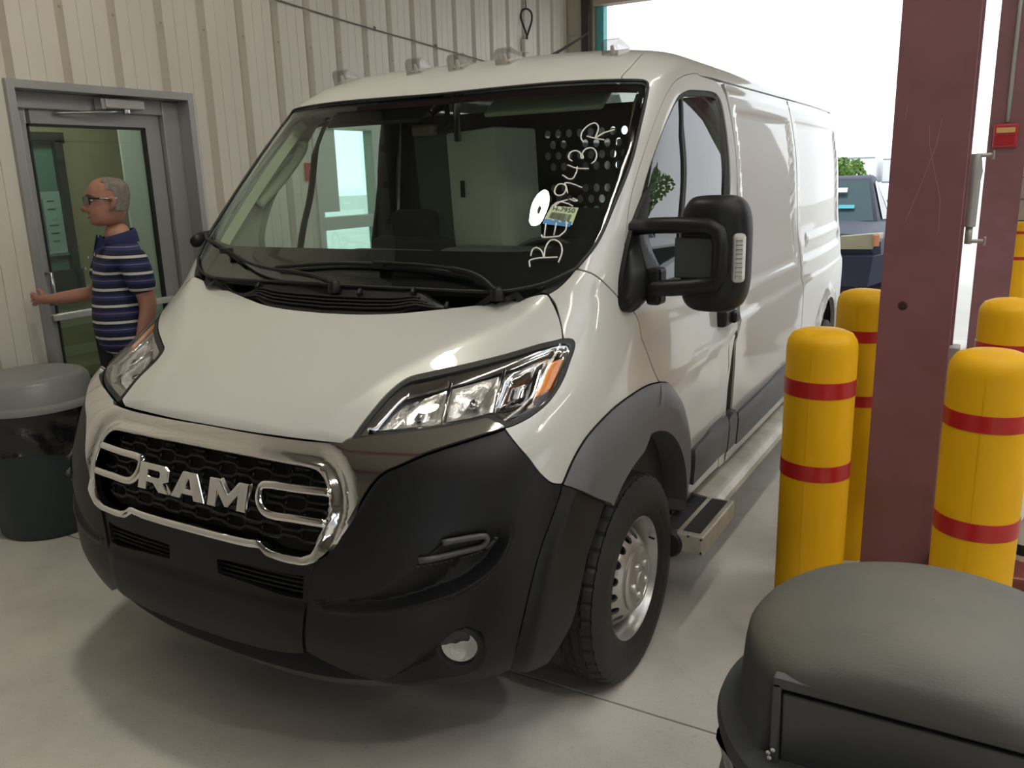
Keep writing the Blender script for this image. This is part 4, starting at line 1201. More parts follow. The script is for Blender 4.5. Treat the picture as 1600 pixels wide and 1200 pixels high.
# ------------------------------------------------------------------ wheels
def make_wheel(x, y, z, sg, name='wheel'):
    w = empty('tmp', (0, 0, 0)); bpy.data.objects.remove(w)
    mb = MB()
    # tyre section: (offset across, radius); outer face is +
    R = 0.371
    nA = 200
    acr = np.linspace(-0.088, 0.088, 45)
    V = []; F_ = []
    side = [(0.094, R - 0.010), (0.103, R - 0.024), (0.110, R - 0.045), (0.114, R - 0.075), (0.1145, R - 0.100), (0.111, R - 0.112), (0.112, R - 0.118), (0.106, R - 0.140), (0.098, R - 0.152), (0.090, R - 0.155)]
    sec = [(-o, r) for o, r in side[::-1]] + [(o, None) for o in acr] + side
    m = len(sec)
    for i in range(nA):
        a = 2 * pi * i / nA
        for o, r in sec:
            if r is None:
                r = R - 0.012 * (abs(o) / 0.09) ** 4
                wob = 0.0035 * (1 if (i % 8) < 4 else -1)
                for gcen in (-0.050, -0.017, 0.017, 0.050):
                    if abs(o - gcen - wob * 0.6) < 0.0042: r -= 0.008
                if abs(o) > 0.056 and i % 5 == 0: r -= 0.007
                elif 0.022 < abs(o) < 0.045 and (i + 2) % 5 == 0 : r -= 0.003
                elif abs(o) < 0.012 and i % 5 == 1: r -= 0.003
            elif r > R - 0.03 and i % 5 == 0: r -= 0.005
            elif R - 0.105 < r < R - 0.09 and (i % 40) in (3, 4, 5, 8, 9, 12, 13, 17, 18): o = o + 0.0012 * np.sign(o)
            V.append((o * sg, r * cos(a), r * sin(a)))
    for i in range(nA):
        j = (i + 1) % nA
        for q in range(m - 1):
            f = (i * m + q, i * m + q + 1, j * m + q + 1, j * m + q)
            F_.append(f if sg > 0 else f[::-1])
    ty = obj(name, V, F_, mat('tyre rubber', (0.018, 0.018, 0.019), rough=0.62, noise=0.25, nscale=12), van, smooth=True, angle=28)
    ty.location = (x, y, z)
    # rim barrel and flange
    rim = MB().lathe([(0.219, 0.088 * sg), (0.222, 0.094 * sg), (0.216, 0.097 * sg), (0.211, 0.088 * sg), (0.206, 0.075 * sg), (0.198, 0.066 * sg), (0.194, 0.020 * sg), (0.190, -0.03 * sg), (0.190, -0.09 * sg), (0.21, -0.09 * sg)], (0, 0, 0), 'X', 64)
    rim.build('rim', steel, ty, smooth=True, angle=50)
    # pressed disc with round hand holes
    dp = np.array([[0.0, 0.192, 0.022], [0.1, 0.185, 0.032], [0.25, 0.170, 0.050], [0.5, 0.145, 0.078], [0.75, 0.124, 0.094], [0.9, 0.113, 0.098], [1.0, 0.105, 0.098]])
    Rm = 0.15
    def discF(a, t, off=0.0):
        r = np.interp(t, dp[:, 0], dp[:, 1]); h = np.interp(t, dp[:, 0], dp[:, 2])
        th = a / Rm
        return np.stack([(h + np.asarray(off)) * np.ones_like(th), r * np.cos(th) * 1.0, r * np.sin(th)], -1)
    L = 2 * pi * Rm
    fT = lambda a, t, off=0.0: discF(a, t / 0.11, off)
    outl = chain([(0.0, 0.0), (L, 0.0)], [(L, 0.0), (L, 0.11)], [(L, 0.11), (0, 0.11)], [(0, 0.11), (0, 0)], step=0.012, sm=False)
    hs = [[np.array((L * (i + 0.5) / 16 + 0.0165 * cos(q), 0.050 + 0.019 * sin(q))) for q in np.linspace(0, 2 * pi, 18, endpoint=False)] for i in range(16)]
    d = patch('wheel_disc', outl, steel, ty, holes=hs, f=fT, grid=0.012, gap=0, skirt=0.010)
    if sg < 0: d.scale = (-1, 1, 1)
    cap = MB().lathe([(0.112, 0.094 * sg), (0.110, 0.105 * sg), (0.100, 0.112 * sg), (0.088, 0.113 * sg), (0.086, 0.109 * sg), (0.030, 0.112 * sg), (0.028, 0.118 * sg), (0.022, 0.121 * sg), (0.0005, 0.121 * sg)], (0, 0, 0), 'X', 48)
    cap = cap.build('hub_cap', steel, ty, smooth=True, angle=35)
    for i in range(5):
        a = 2 * pi * i / 5 + 0.5
        MB().lathe([(0.0165, 0.108 * sg), (0.0155, 0.118 * sg), (0.010, 0.124 * sg), (0.0005, 0.125 * sg)], (0, 0.058 * cos(a), 0.058 * sin(a)), 'X', 14).build('lug_bump', steel, cap, smooth=True)
    vt = MB().tube([(0.075 * sg, 0.198, 0.02), (0.098 * sg, 0.192, 0.02)], 0.004, 6); vt.build('valve', rubber, ty)
    MB().lathe([(0.185, -0.06 * sg), (0.02, -0.05 * sg)], (0, 0, 0), 'X', 32).build('brake_disc', darkp, ty)
    ty.rotation_euler = (radians(17), 0, 0)
    return ty
for sg in (1, -1):
    make_wheel(0.925 * sg, 0.955, 0.362, sg)
    make_wheel(0.915 * sg, 4.42, 0.362, sg)

# ------------------------------------------------------------------ running board and step, both sides
for sg in (1, -1):
    rb = MB()
    secp = [(0.96, 0.415), (1.045, 0.405), (1.075, 0.395), (1.094, 0.375), (1.098, 0.355), (1.090, 0.335), (1.065, 0.325), (0.96, 0.33)]
    n = len(secp); y0, y1 = 1.70, 4.0
    rb.add([(x * sg, y0, z) for x, z in secp] + [(x * sg, y1, z) for x, z in secp], [tuple(range(n)), tuple(range(2 * n - 1, n - 1, -1))] + [(i, (i + 1) % n, n + (i + 1) % n, n + i) for i in range(n)])
    rb = fixn(rb.build('running_board', alu, van, smooth=True, angle=25))
    sb = MB().box((1.055 * sg, 1.51, 0.362), (0.20, 0.42, 0.075), bev=0.006).build('step', alu, rb)
    for x in (1.010, 1.098):
        MB().box((x * sg, 1.515, 0.4005), (0.068, 0.36, 0.006), bev=0.002).build('grip_pad', mat('grip tape', (0.030, 0.030, 0.034), rough=0.95, bump=0.4, bscale=600), sb)
    MB().lathe([(0.001, -0.016), (0.05, -0.016), (0.058, -0.006), (0.058, 0.02)], (1.015 * sg, 1.302, 0.352), 'Y', 28).build('end_plug', rubber, sb, smooth=True, angle=40)
    for x, z in ((1.145, 0.39), (1.145, 0.335), (1.095, 0.395)):
        MB().lathe([(0.001, -0.003), (0.004, -0.002), (0.005, 0.001)], (x * sg, 1.299, z), 'Y', 8).build('rivet', darkp, sb)

# ------------------------------------------------------------------ door mirrors
def bowl(name, xs_, zs_, y0, y1, m, parent, sg, pw=4.0, bulge=0.0):
    """rounded shell: superellipse front face swept back"""
    cx_, cz_ = (xs_[0] + xs_[1]) / 2, (zs_[0] + zs_[1]) / 2
    hx, hz = (xs_[1] - xs_[0]) / 2, (zs_[1] - zs_[0]) / 2
    rings = [(0.72, y0 - 0.004), (0.86, y0), (0.95, y0 + 0.012), (1.0, y0 + 0.04), (1.0, y1 - 0.03), (0.96, y1), (0.8, y1 + 0.004)]
    N = 48
    V = [(cx_ * sg, y0 - 0.004, cz_)]
    for s, y in rings:
        for k in range(N):
            a = 2 * pi * k / N
            u = np.sign(cos(a)) * abs(cos(a)) ** (2 / pw); v = np.sign(sin(a)) * abs(sin(a)) ** (2 / pw)
            V.append(((cx_ + hx * s * u) * sg, y + bulge * (u * s) ** 2 * (1 if y < (y0 + y1) / 2 else 0), cz_ + hz * s * v))
    V.append((cx_ * sg, y1 + 0.004, cz_))
    Fc = [(0, 1 + k, 1 + (k + 1) % N) for k in range(N)]
    for r in range(len(rings) - 1):
        for k in range(N):
            Fc.append((1 + r * N + k, 1 + (r + 1) * N + k, 1 + (r + 1) * N + (k + 1) % N, 1 + r * N + (k + 1) % N))
    b = 1 + (len(rings) - 1) * N
    Fc += [(len(V) - 1, b + (k + 1) % N, b + k) for k in range(N)]
    return fixn(obj(name, V, Fc, m, parent, smooth=True, angle=60))
for mr in (False, True):
    sg = -1 if mr else 1
    mb_o = chain(K('MB') + [(1.05, 1.30)], [(1.05, 1.30), (1.13, 1.315), (1.175, 1.37), (1.165, 1.47)], [(1.165, 1.47), (0.99, 1.56), (0.885, 1.69)], [(0.885, 1.69), K('MB')[0]])
    mbase = patch('mirror', mb_o, blackp, van, mirror=mr, grid=0.02, gap=0, skirt=0.02, off=0.018,
                  disp=lambda a, t: 0.050 * np.clip((1.55 - t) / 0.12, 0, 1) * np.clip(seg_d(a, t, mb_o, True) / 0.06, 0, 1) ** 0.7)
    sh = bowl('mirror_shell', (1.135, 1.345), (1.305, 1.665), 0.975, 1.12, greyp if False else blackp, mbase, sg, pw=4.2, bulge=0.035)
    arms = MB()
    arms.tube([(0.97 * sg, 1.05, 1.565), (1.06 * sg, 1.0, 1.575), (1.15 * sg, 0.98, 1.578), (1.25 * sg, 0.966, 1.575), (1.275 * sg, 0.966, 1.56), (1.285 * sg, 0.966, 1.52), (1.283 * sg, 0.968, 1.43), (1.27 * sg, 0.968, 1.40), (1.20 * sg, 0.966, 1.39), (1.13 * sg, 0.972, 1.382), (1.06 * sg, 0.99, 1.375), (0.98 * sg, 1.03, 1.37)], 0.026, 10, flat=1.0)
    arms.build('mirror_arm', blackp, mbase, smooth=True)
    MB().box((1.205 * sg, 0.972, 1.478), (0.135, 0.012, 0.125), bev=0.005).build('arm_cover', dash, mbase)
    MB().box((1.06 * sg, 1.02, 1.38), (0.05, 0.07, 0.12), bev=0.012).build('mirror_hinge', blackp, mbase)
    tl = MB().box((1.331 * sg, 0.998, 1.478), (0.040, 0.03, 0.150), (0, 0, 28 * sg), bev=0.012).build('mirror_lamp', mat('clear lamp plastic', (0.62, 0.62, 0.60), rough=0.12, coat=0.5), mbase)
    for k in range(9):
        MB().box((1.331 * sg + 0.006 * sg, 0.984, 1.423 + k * 0.0135), (0.022, 0.006, 0.006), (0, 0, 28 * sg), bev=0.002).build('lamp_rib', chrome, tl)
    MB().box((1.24 * sg, 1.122, 1.52), (0.17, 0.006, 0.20), bev=0.003).build('mirror_glass', chrome, mbase)
    if mr:      # the far mirror is folded back flat along the door
        Mf = Matrix.Translation((-0.985, 0.95, -0.06)) @ Matrix.Rotation(radians(-82), 4, 'Z') @ Matrix.Translation((1.0, -1.07, 0))
        def fold(o):
            o.data = o.data.copy(); o.data.transform(Mf)
            for q in o.children: fold(q)
        for ch_ in list(mbase.children): fold(ch_)

# ------------------------------------------------------------------ wipers
def on(a, t, o): return skin(np.array(a), np.array(t), o)
WR = [(-0.2744, 1.4264), (-0.0411, 1.4463), (0.2451, 1.4427), (0.4131, 1.4221)]
for path, arm in ((WR, [(0.13, 1.441), (0.30, 1.436), (0.4131, 1.4221), (0.4602, 1.4036), (0.50, 1.372)]),
                  ([(-0.7104, 1.5372), (-0.62, 1.512), (-0.5571, 1.4987), (-0.4088, 1.4338)], [(-0.49, 1.470), (-0.3423, 1.4195), (-0.15, 1.398), (-0.0768, 1.3894), (0.00, 1.372)])):
    bl_ = MB().tube([on(a, t, 0.010) for a, t in catmull(path, 6)], 0.008, 6, flat=1.0).build('wiper_blade', rubber, van, smooth=True)
    MB().tube([on(a, t, 0.030) for a, t in catmull(arm, 6)], [0.007] * 10 + [0.0105] * (len(catmull(arm, 6)) - 10), 8, flat=0.8).build('wiper_arm', blackp, bl_, smooth=True)
    p = on(*arm[-1], 0.012)
    MB().lathe([(0.022, -0.02), (0.022, 0.012), (0.014, 0.022), (0.001, 0.023)], p, 'Z', 16).build('wiper_pivot', blackp, bl_, smooth=True, angle=40)
    q = path[1]
    MB().box(on(*arm[0], 0.022), (0.05, 0.03, 0.022), bev=0.004).build('blade_clip', blackp, bl_)

# ------------------------------------------------------------------ marks on the windshield
STROKES = [[(0.5437, 1.4576), (0.5398, 1.4776), (0.5994, 1.4859)], [(0.5363, 1.4893), (0.5353, 1.5082), (0.5431, 1.513), (0.5568, 1.5037), (0.5681, 1.484)], [(0.5681, 1.484), (0.5634, 1.5131), (0.5685, 1.5345), (0.5835, 1.5345), (0.5981, 1.5202), (0.6059, 1.4989), (0.606, 1.471)], [(0.5436, 1.5513), (0.5492, 1.5441), (0.5856, 1.5473)], [(0.5512, 1.5465), (0.5444, 1.5852)], [(0.5721, 1.5512), (0.5684, 1.5874)], [(0.5856, 1.5473), (0.5959, 1.5654), (0.5907, 1.592)], [(0.5766, 1.6587), (0.5595, 1.6516), (0.5502, 1.6368), (0.5511, 1.6195)], [(0.5439, 1.6394), (0.5557, 1.6517), (0.58, 1.6461), (0.5936, 1.6384)], [(0.5798, 1.6611), (0.5992, 1.6541), (0.5869, 1.6634)], [(0.5703, 1.6799), (0.5577, 1.7047), (0.5427, 1.7092), (0.5368, 1.6971), (0.5396, 1.6808), (0.5509, 1.6724), (0.5616, 1.6781), (0.5629, 1.6963), (0.5571, 1.7129), (0.602, 1.6959)], [(0.543, 1.7382), (0.5679, 1.7248), (0.5747, 1.7473)], [(0.547, 1.7714), (0.57, 1.7599), (0.6027, 1.7565)], [(0.5747, 1.7473), (0.5721, 1.764)], [(0.5549, 1.7837), (0.545, 1.7927), (0.5436, 1.812), (0.5565, 1.8177), (0.5696, 1.8085), (0.5783, 1.7911), (0.5744, 1.8082), (0.5807, 1.8229), (0.5967, 1.8242), (0.6106, 1.8065), (0.6127, 1.7832), (0.6051, 1.7731)], [(0.5695, 1.845), (0.5597, 1.8609), (0.5583, 1.8829), (0.5702, 1.9043), (0.5856, 1.91), (0.5972, 1.8937), (0.5959, 1.8587)], [(0.573, 1.8666), (0.5926, 1.8589), (0.6214, 1.851)], [(0.5959, 1.8587), (0.6163, 1.8751), (0.6434, 1.8848)]]
hw = MB()
for st in STROKES:
    c = catmull(st, 6) if len(st) > 2 else [np.array(p) for p in st]
    hw.tube([on(a, t, 0.001) for a, t in c], 0.0026, 6)
hw.build('handwriting', paperw, wind, smooth=True, kind='stuff')
def quad(q, m, name, off=0.0015, parent=None):
    o = chain(*[[q[i], q[(i + 1) % 4]] for i in range(4)], step=0.02, sm=False)
    return patch(name, o, m, parent, grid=0.02, gap=0, skirt=0.001, off=off)
ST = [(0.5428, 1.6404), (0.6093, 1.6331), (0.6078, 1.5806), (0.5371, 1.6009)]
stk = quad(ST, mat('pale green sticker', (0.50, 0.60, 0.38), rough=0.5), 'sticker', parent=wind)
stk['label'] = 'pale green bar code sticker'
quad([(0.5371, 1.6009), (0.6051, 1.5903), (0.603, 1.5749), (0.5369, 1.5853)], mat('blue sticker band', (0.02, 0.20, 0.50), rough=0.5), 'sticker_band', parent=stk)
def bil(u, v):
    p = [np.array(q) for q in ST]
    return (p[0] * (1 - u) + p[1] * u) * (1 - v) + (p[3] * (1 - u) + p[2] * u) * v
bars = MB(); random.seed(3)
u = 0.12
while u < 0.86:
    w = random.choice((0.008, 0.014, 0.022))
    P_ = [on(*bil(u, 0.45), 0.0025), on(*bil(u + w, 0.45), 0.0025), on(*bil(u + w, 0.9), 0.0025), on(*bil(u, 0.9), 0.0025)]
    bars.add(P_, [(0, 1, 2, 3)])
    u += w + random.choice((0.010, 0.016))
bars.build('bar_code', darkp, stk, kind='stuff')
p0, px_, py_ = on(*bil(0.5, 0.22), 0.0025), on(*bil(0.9, 0.22), 0.0025), on(*bil(0.5, 0.0), 0.0025)
ex = Vector(px_ - p0).normalized(); ey = Vector(py_ - p0); ey = (ey - ex * ey.dot(ex)).normalized(); ez = ex.cross(ey)
M4 = Matrix((ex, ey, ez)).transposed().to_4x4(); M4.translation = Vector(p0)
text('H-7950', 0.026, M4, darkp, stk, 'sticker_number', ext=0.0004)

# ------------------------------------------------------------------ cab interior
inn = MB()
# dashboard: swept section from the screen base down to the knees
sec = [(0.70, 1.375), (0.80, 1.40), (0.95, 1.425), (1.08, 1.43), (1.16, 1.40), (1.20, 1.32), (1.18, 1.15), (1.10, 0.95), (1.0, 0.75)]
xsn = np.linspace(-0.93, 0.93, 25)
V = []
for x in xsn:
    for y, z in sec:
        lift = 0.0
        V.append((x, y + 0.06 * (x / 0.93) ** 2 if y > 0.9 else y + 0.10 * (abs(x) / 0.93) ** 3, z + lift - (0.015 if y < 0.9 else 0)))
m = len(sec)
Fc = [(i * m + j, (i + 1) * m + j, (i + 1) * m + j + 1, i * m + j + 1) for i in range(len(xsn) - 1) for j in range(m - 1)]
db = fixn(obj('dashboard', V, Fc, dash, van, smooth=True, angle=50))
MB().box((0.46, 1.02, 1.45), (0.42, 0.22, 0.09), bev=0.035).build('cluster_hood', dash, db)
MB().box((-0.10, 1.08, 1.44), (0.40, 0.16, 0.06), bev=0.02).build('dash_tray', dash, db)
sw = MB().tube([(0.46 + 0.20 * cos(a), 1.30 + 0.12 * sin(a), 1.33 + 0.16 * sin(a)) for a in np.linspace(0, 2 * pi, 32, endpoint=False)], 0.016, 8, closed=True)
sw = sw.build('steering_wheel', rubber, db, smooth=True)
MB().box((0.46, 1.29, 1.32), (0.36, 0.03, 0.05), (-35, 0, 0), bev=0.01).build('wheel_spoke', rubber, sw)
for x in (0.47, -0.45):
    st = MB().box((x, 1.70, 1.18), (0.46, 0.14, 0.60), (-10, 0, 0), bev=0.05).build('seat', seatm, van, smooth=True, angle=60)
    MB().box((x, 1.48, 0.90), (0.48, 0.50, 0.16), bev=0.05).build('seat_cushion', seatm, st, smooth=True, angle=60)
    MB().box((x, 1.76, 1.52), (0.26, 0.10, 0.16), (-6, 0, 0), bev=0.04).build('head_rest', seatm, st, smooth=True, angle=60)
MB().box((0, 1.65, 0.72), (1.80, 1.3, 0.06)).build('cab_floor', dash, van)
# headliner and pillar trims follow the shell from inside
hlx = chain([yt(1.50, 2.10), (0.5, 2.15), (0.0, 2.15)], [(0.0, 2.15), (0.0, 3.05)], [(0.0, 3.05), yt(2.28, 3.05)], [yt(2.28, 3.05), yt(2.28, 2.10)], [yt(2.28, 2.10), yt(1.5, 2.10)], sm=False)
both('headliner', hlx, mat('grey headliner', (0.06, 0.07, 0.065), rough=0.9), van, grid=0.06, gap=0, skirt=0, off=-0.05)
tp = chain([(0.63, 1.41), (0.69, 1.58), (0.705, 1.9), (0.70, 2.05)], [(0.70, 2.05), (0.92, 2.05)], [(0.92, 2.05), (0.985, 1.92), (1.00, 1.80), (1.05, 1.66), (1.17, 1.52), (1.30, 1.42)], [(1.30, 1.42), (1.0, 1.38), (0.63, 1.41)])
hol = [np.array(q) for q in catmull([(0.80, 1.735), (0.86, 1.715), (0.925, 1.77), (0.94, 1.85), (0.915, 1.885), (0.86, 1.83)], 4, closed=True)]
for mr in (False, True):
    patch('pillar_trim', tp, trimg, van, mirror=mr, holes=[hol], grid=0.03, gap=0, skirt=0.04, off=-0.05)
    MB().tube([on(a, t, -0.085) * [-1 if mr else 1, 1, 1] for a, t in catmull([(0.90, 1.66), (0.965, 1.74), (0.985, 1.83), (0.965, 1.91), (0.90, 1.95)], 6)], 0.026, 8, flat=0.7).build('grab_handle', trimg, van, smooth=True)
    dt = chain([yt(1.05, 0.5), yt(1.05, 1.33)], [yt(1.05, 1.33), yt(2.13, 1.31)], [yt(2.13, 1.31), yt(2.13, 0.5)], [yt(2.13, 0.5), yt(1.05, 0.5)], sm=False)
    patch('door_trim', dt, dash, van, mirror=mr, grid=0.08, gap=0, skirt=0.02, off=-0.06)
    MB().tube([on(*yt(2.14, t), -0.05) * [-1 if mr else 1, 1, 1] for t in np.linspace(0.6, 2.05, 12)], 0.05, 8).build('belt_pillar', dash, van, smooth=True)
# sun visors, upper strip
for x in (-0.42, 0.42):
    MB().box((x, 1.50, 2.02), (0.52, 0.14, 0.02), (35, 0, 0), bev=0.008).build('sun_visor', trimg if x > 0 else dash, van)
# perforated partition behind the seats with a white cabinet end on it
pt = [np.array(q) for q in chain([(-0.90, 0.55), (0.90, 0.55)], [(0.90, 0.55), (0.93, 1.3), (0.86, 2.06)], [(0.86, 2.06), (-0.86, 2.06)], [(-0.86, 2.06), (-0.93, 1.3), (-0.90, 0.55)], sm=False, step=0.08)]
hh = []
for r in range(9):
    for c_ in range(10):
        x = 0.03 + c_ * 0.058 + (0.029 if r % 2 else 0); z = 1.52 + r * 0.052
        if 0.16 < x < 0.20 or (r in (4,)): continue
        if x > 0.62: continue
        hh.append([np.array((x + 0.017 * cos(q), z + 0.020 * sin(q))) for q in np.linspace(0, 2 * pi, 10, endpoint=False)])
partF = lambda x, z, off=0.0: np.stack([x, 2.24 * np.ones_like(x) - off, z], -1)
part = patch('partition', pt, mat('dark partition', (0.030, 0.034, 0.036), rough=0.5), van, holes=hh, f=partF, grid=0.09, gap=0, skirt=0.004)
cbx = MB().box((-0.075, 1.90, 1.66), (0.30, 0.30, 0.58), (0, -3, -9), bev=0.012).build('cabinet', whitemet, van, smooth=True, angle=40)
MB().box((-0.155, 1.744, 1.69), (0.022, 0.006, 0.075), bev=0.001).build('cabinet_slot', darkp, cbx)
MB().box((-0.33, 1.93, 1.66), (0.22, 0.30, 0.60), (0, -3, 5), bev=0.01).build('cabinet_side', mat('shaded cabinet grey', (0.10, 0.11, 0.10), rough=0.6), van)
fn = MB().tube([(-0.29 + 0.085 * cos(a), 1.72, 2.03 + 0.085 * sin(a)) for a in np.linspace(0, 2 * pi, 28, endpoint=False)], 0.012, 8, closed=True).build('cab_fan', rubber, van, smooth=True)
for k in range(3):
    a = 2 * pi * k / 3 + 0.5
    MB().tube([(-0.29, 1.725, 2.03), (-0.29 + 0.08 * cos(a), 1.725, 2.03 + 0.08 * sin(a))], [0.012, 0.026], 6, flat=0.3).build('fan_blade', darkp, fn, smooth=True)
MB().tube([(-0.155, 1.72, 1.90), (-0.155, 1.72, 2.07), (-0.14, 1.71, 2.10), (-0.06, 1.68, 2.13), (0.02, 1.62, 2.15)], 0.016, 8).build('mirror_bracket', mat('silver bracket', (0.4, 0.4, 0.4), rough=0.25, metal=1), van, smooth=True)
MB().box((-0.32, 1.70, 1.955), (0.12, 0.05, 0.05), bev=0.012).build('fan_mount', mat('tan mount', (0.25, 0.20, 0.15)), van)

# ------------------------------------------------------------------ yellow bollards
yel = mat('yellow plastic sleeve', (0.92, 0.50, 0.002), rough=0.5, spec=0.25, noise=0.10, nscale=3, stretch=(1, 1, 0.4), dirt=(0.78, 0.42, 0.004))
redtape = mat('red reflective tape', (0.50, 0.015, 0.015), rough=0.3, noise=0.1, nscale=20)
def bollard(x, y, h, label, r=0.113, tapes=((-0.215, -0.165), (-0.50, -0.45)), first=None):
    e = empty('bollard', (x, y, 0), label=label, cat='bollard', group='yellow bollards guarding the columns')
    pr = [(r + 0.004, 0.0), (r + 0.002, 0.06), (r, 0.3), (r, h - 0.06), (r - 0.004, h - 0.035), (r - 0.018, h - 0.013), (r - 0.045, h - 0.002), (0.03, h + 0.004), (0.001, h + 0.004)]
    MB().lathe(pr, (0, 0, 0), 'Z', 48).build('sleeve', yel, e, smooth=True, angle=60)
    for a, b in tapes:
        MB().lathe([(r + 0.0002, h + a), (r + 0.002, h + a + 0.001), (r + 0.002, h + b - 0.001), (r + 0.0002, h + b)], (0, 0, 0), 'Z', 48).build('tape_band', redtape, e, smooth=True, angle=40)
    MB().box((0.0 - 0.01, -r, h / 2), (0.0025, 0.002, h - 0.12)).build('mould_seam', yel, e)
    return e
bollard(1.535, 1.31, 1.22, 'nearest yellow bollard left of the brown column, beside the van step', tapes=((-0.215, -0.16), (-0.50, -0.445)))
bollard(1.525, 2.33, 1.22, 'yellow bollard half hidden behind the left edge of the brown column')
bollard(2.032, 1.127, 1.22, 'biggest yellow bollard right of the brown column, rising behind the near dome bin', tapes=((-0.215, -0.165), (-0.54, -0.485)))
bollard(2.075, 2.22, 1.22, 'yellow bollard showing its top just above the biggest one at right')
bollard(2.125, 7.30, 1.22, 'farthest small yellow bollard at the right edge by the block pier', tapes=((-0.10, -0.075), (-0.33, -0.30)))

# ------------------------------------------------------------------ columns
def column(x, y, w, d, label, scr=False):
    e = empty('steel_column', (x, y, 0), label=label, cat='column')
    H = ZC - 0.37
    MB().box((0, -d / 2, H / 2), (w, 0.014, H), bev=0.003).build('flange', brown, e)
    MB().box((0, d / 2, H / 2), (w, 0.014, H), bev=0.003).build('flange', brown, e)
    MB().box((0, 0, H / 2), (0.012, d - 0.014, H)).build('web', brown, e)
    MB().box((0, 0, 0.010), (w + 0.10, d + 0.10, 0.02), bev=0.003).build('base_plate', brown, e)
    if scr:
        sm = mat('pale scratch', (0.30, 0.20, 0.19), rough=0.7)
        for pts in ([(0.03, 1.88), (0.02, 1.80), (-0.02, 1.66), (-0.055, 1.55)], [(-0.005, 1.86), (0.0, 1.80), (0.02, 1.72), (0.045, 1.63), (0.05, 1.52)], [(-0.075, 1.93), (-0.08, 1.88)]):
            MB().tube([(px_ , -d / 2 - 0.007, pz_) for px_, pz_ in pts], 0.0010, 5).build('scratch', sm, e)
        MB().lathe([(0.016, 0.0), (0.010, -0.002), (0.001, -0.002)], (-0.04, -d / 2 - 0.007, 1.27), 'Y', 14).build('dent_mark', mat('dark scuff', (0.04, 0.015, 0.015)), e)
    return e
c1 = column(1.785, 1.70, 0.228, 0.24, 'broad oxblood steel column standing among the four yellow bollards', scr=True)
# fittings on the near column
bx = empty('latch_box', (1.906, 1.80, 0.90), label='grey metal latch box on the right side of the near brown column', cat='box')
MB().box((0, 0, 0.10), (0.035, 0.08, 0.20), bev=0.004).build('body', mat('galvanised', (0.42, 0.42, 0.40), rough=0.45, metal=0.5), bx)
MB().box((0.022, 0.0, 0.05), (0.012, 0.05, 0.10), bev=0.003).build('tongue', MATS['galvanised'], bx)
MB().box((0.03, 0.02, 0.02), (0.03, 0.04, 0.05), bev=0.01).build('stop', rubber_, bx)
pf = empty('air_fitting', (1.913, 1.86, 1.52), label='grey pipe fitting with two taps clamped behind the near brown column', cat='pipe')
MB().tube([(0, 0, 0), (0, 0, 0.16), (0, 0, 0.19), (0, 0, 0.25)], [0.020, 0.022, 0.026, 0.016], 12).build('pipe', MATS['galvanised'], pf, smooth=True, angle=40)
MB().tube([(0, 0, -0.06), (0, 0, 0.0)], 0.012, 10).build('lower_pipe', MATS['galvanised'], pf, smooth=True)
for z in (0.245, -0.05):
    t_ = MB().tube([(0, -0.0, z), (0.05, -0.0, z)], 0.007, 8); t_.box((0.052, 0, z), (0.008, 0.02, 0.03), bev=0.002); t_.build('tap', MATS['galvanised'], pf)
c2 = column(1.960, 6.50, 0.27, 0.24, 'farther oxblood steel column carrying the fire alarm')
fa_ = empty('fire_alarm', (1.945, 6.352, 1.945), label='red fire alarm box on the farther brown column', cat='alarm')
MB().box((0, 0, 0), (0.17, 0.05, 0.18), bev=0.012).build('case', mat('alarm red', (0.45, 0.03, 0.04), rough=0.35), fa_)
MB().box((0, -0.028, 0.04), (0.13, 0.012, 0.04), bev=0.003).build('gold_label', mat('gold label', (0.6, 0.38, 0.12), rough=0.4), fa_)
MB().box((0, -0.03, -0.03), (0.13, 0.012, 0.08), bev=0.004).build('pull_plate', mat('deep red', (0.35, 0.01, 0.015), rough=0.3), fa_)
cd = empty('alarm_conduit', (1.95, 6.355, 2.045), label='thin grey conduit running up the far column from the fire alarm', cat='pipe')
MB().tube([(0, 0, 0), (0, 0, 1.8)], 0.016, 10).build('pipe', MATS['galvanised'], cd, smooth=True)
MB().box((0.02, 0.006, 1.05), (0.07, 0.02, 0.03), bev=0.003).build('strap', MATS['galvanised'], cd)

# low dark red cabinet and clutter behind the biggest bollard
tb = empty('red_cabinet', (2.13, 1.72, 0), label='low dark red metal cabinet behind the biggest yellow bollard', cat='cabinet')
MB().box((0, 0, 0.20), (0.46, 0.5, 0.38), bev=0.012).build('body', mat('cabinet red', (0.16, 0.035, 0.028), rough=0.4), tb)
MB().box((0, -0.254, 0.28), (0.40, 0.012, 0.12), bev=0.004).build('drawer', MATS['cabinet red'], tb)
MB().box((0, -0.254, 0.12), (0.40, 0.012, 0.14), bev=0.004).build('drawer', MATS['cabinet red'], tb)
for sx in (-1, 1):
    for sy in (-1, 1):
        MB().lathe([(0.025, 0), (0.025, 0.02)], (0.18 * sx, 0.2 * sy, 0), 'Z', 10, caps=True).build('foot', rubber_, tb)
cp_ = empty('oil_can', (2.19, 1.66, 0.39), label='small black and white can standing on the low red cabinet', cat='can')
MB().lathe([(0.001, 0.0), (0.04, 0.0), (0.04, 0.10), (0.015, 0.14), (0.012, 0.16), (0.001, 0.16)], (0, 0, 0), 'Z', 20).build('body', mat('can white', (0.55, 0.55, 0.52), rough=0.4), cp_, smooth=True, angle=40)
MB().lathe([(0.0405, 0.02), (0.0405, 0.06)], (0, 0, 0), 'Z', 20).build('band', rubber_, cp_)

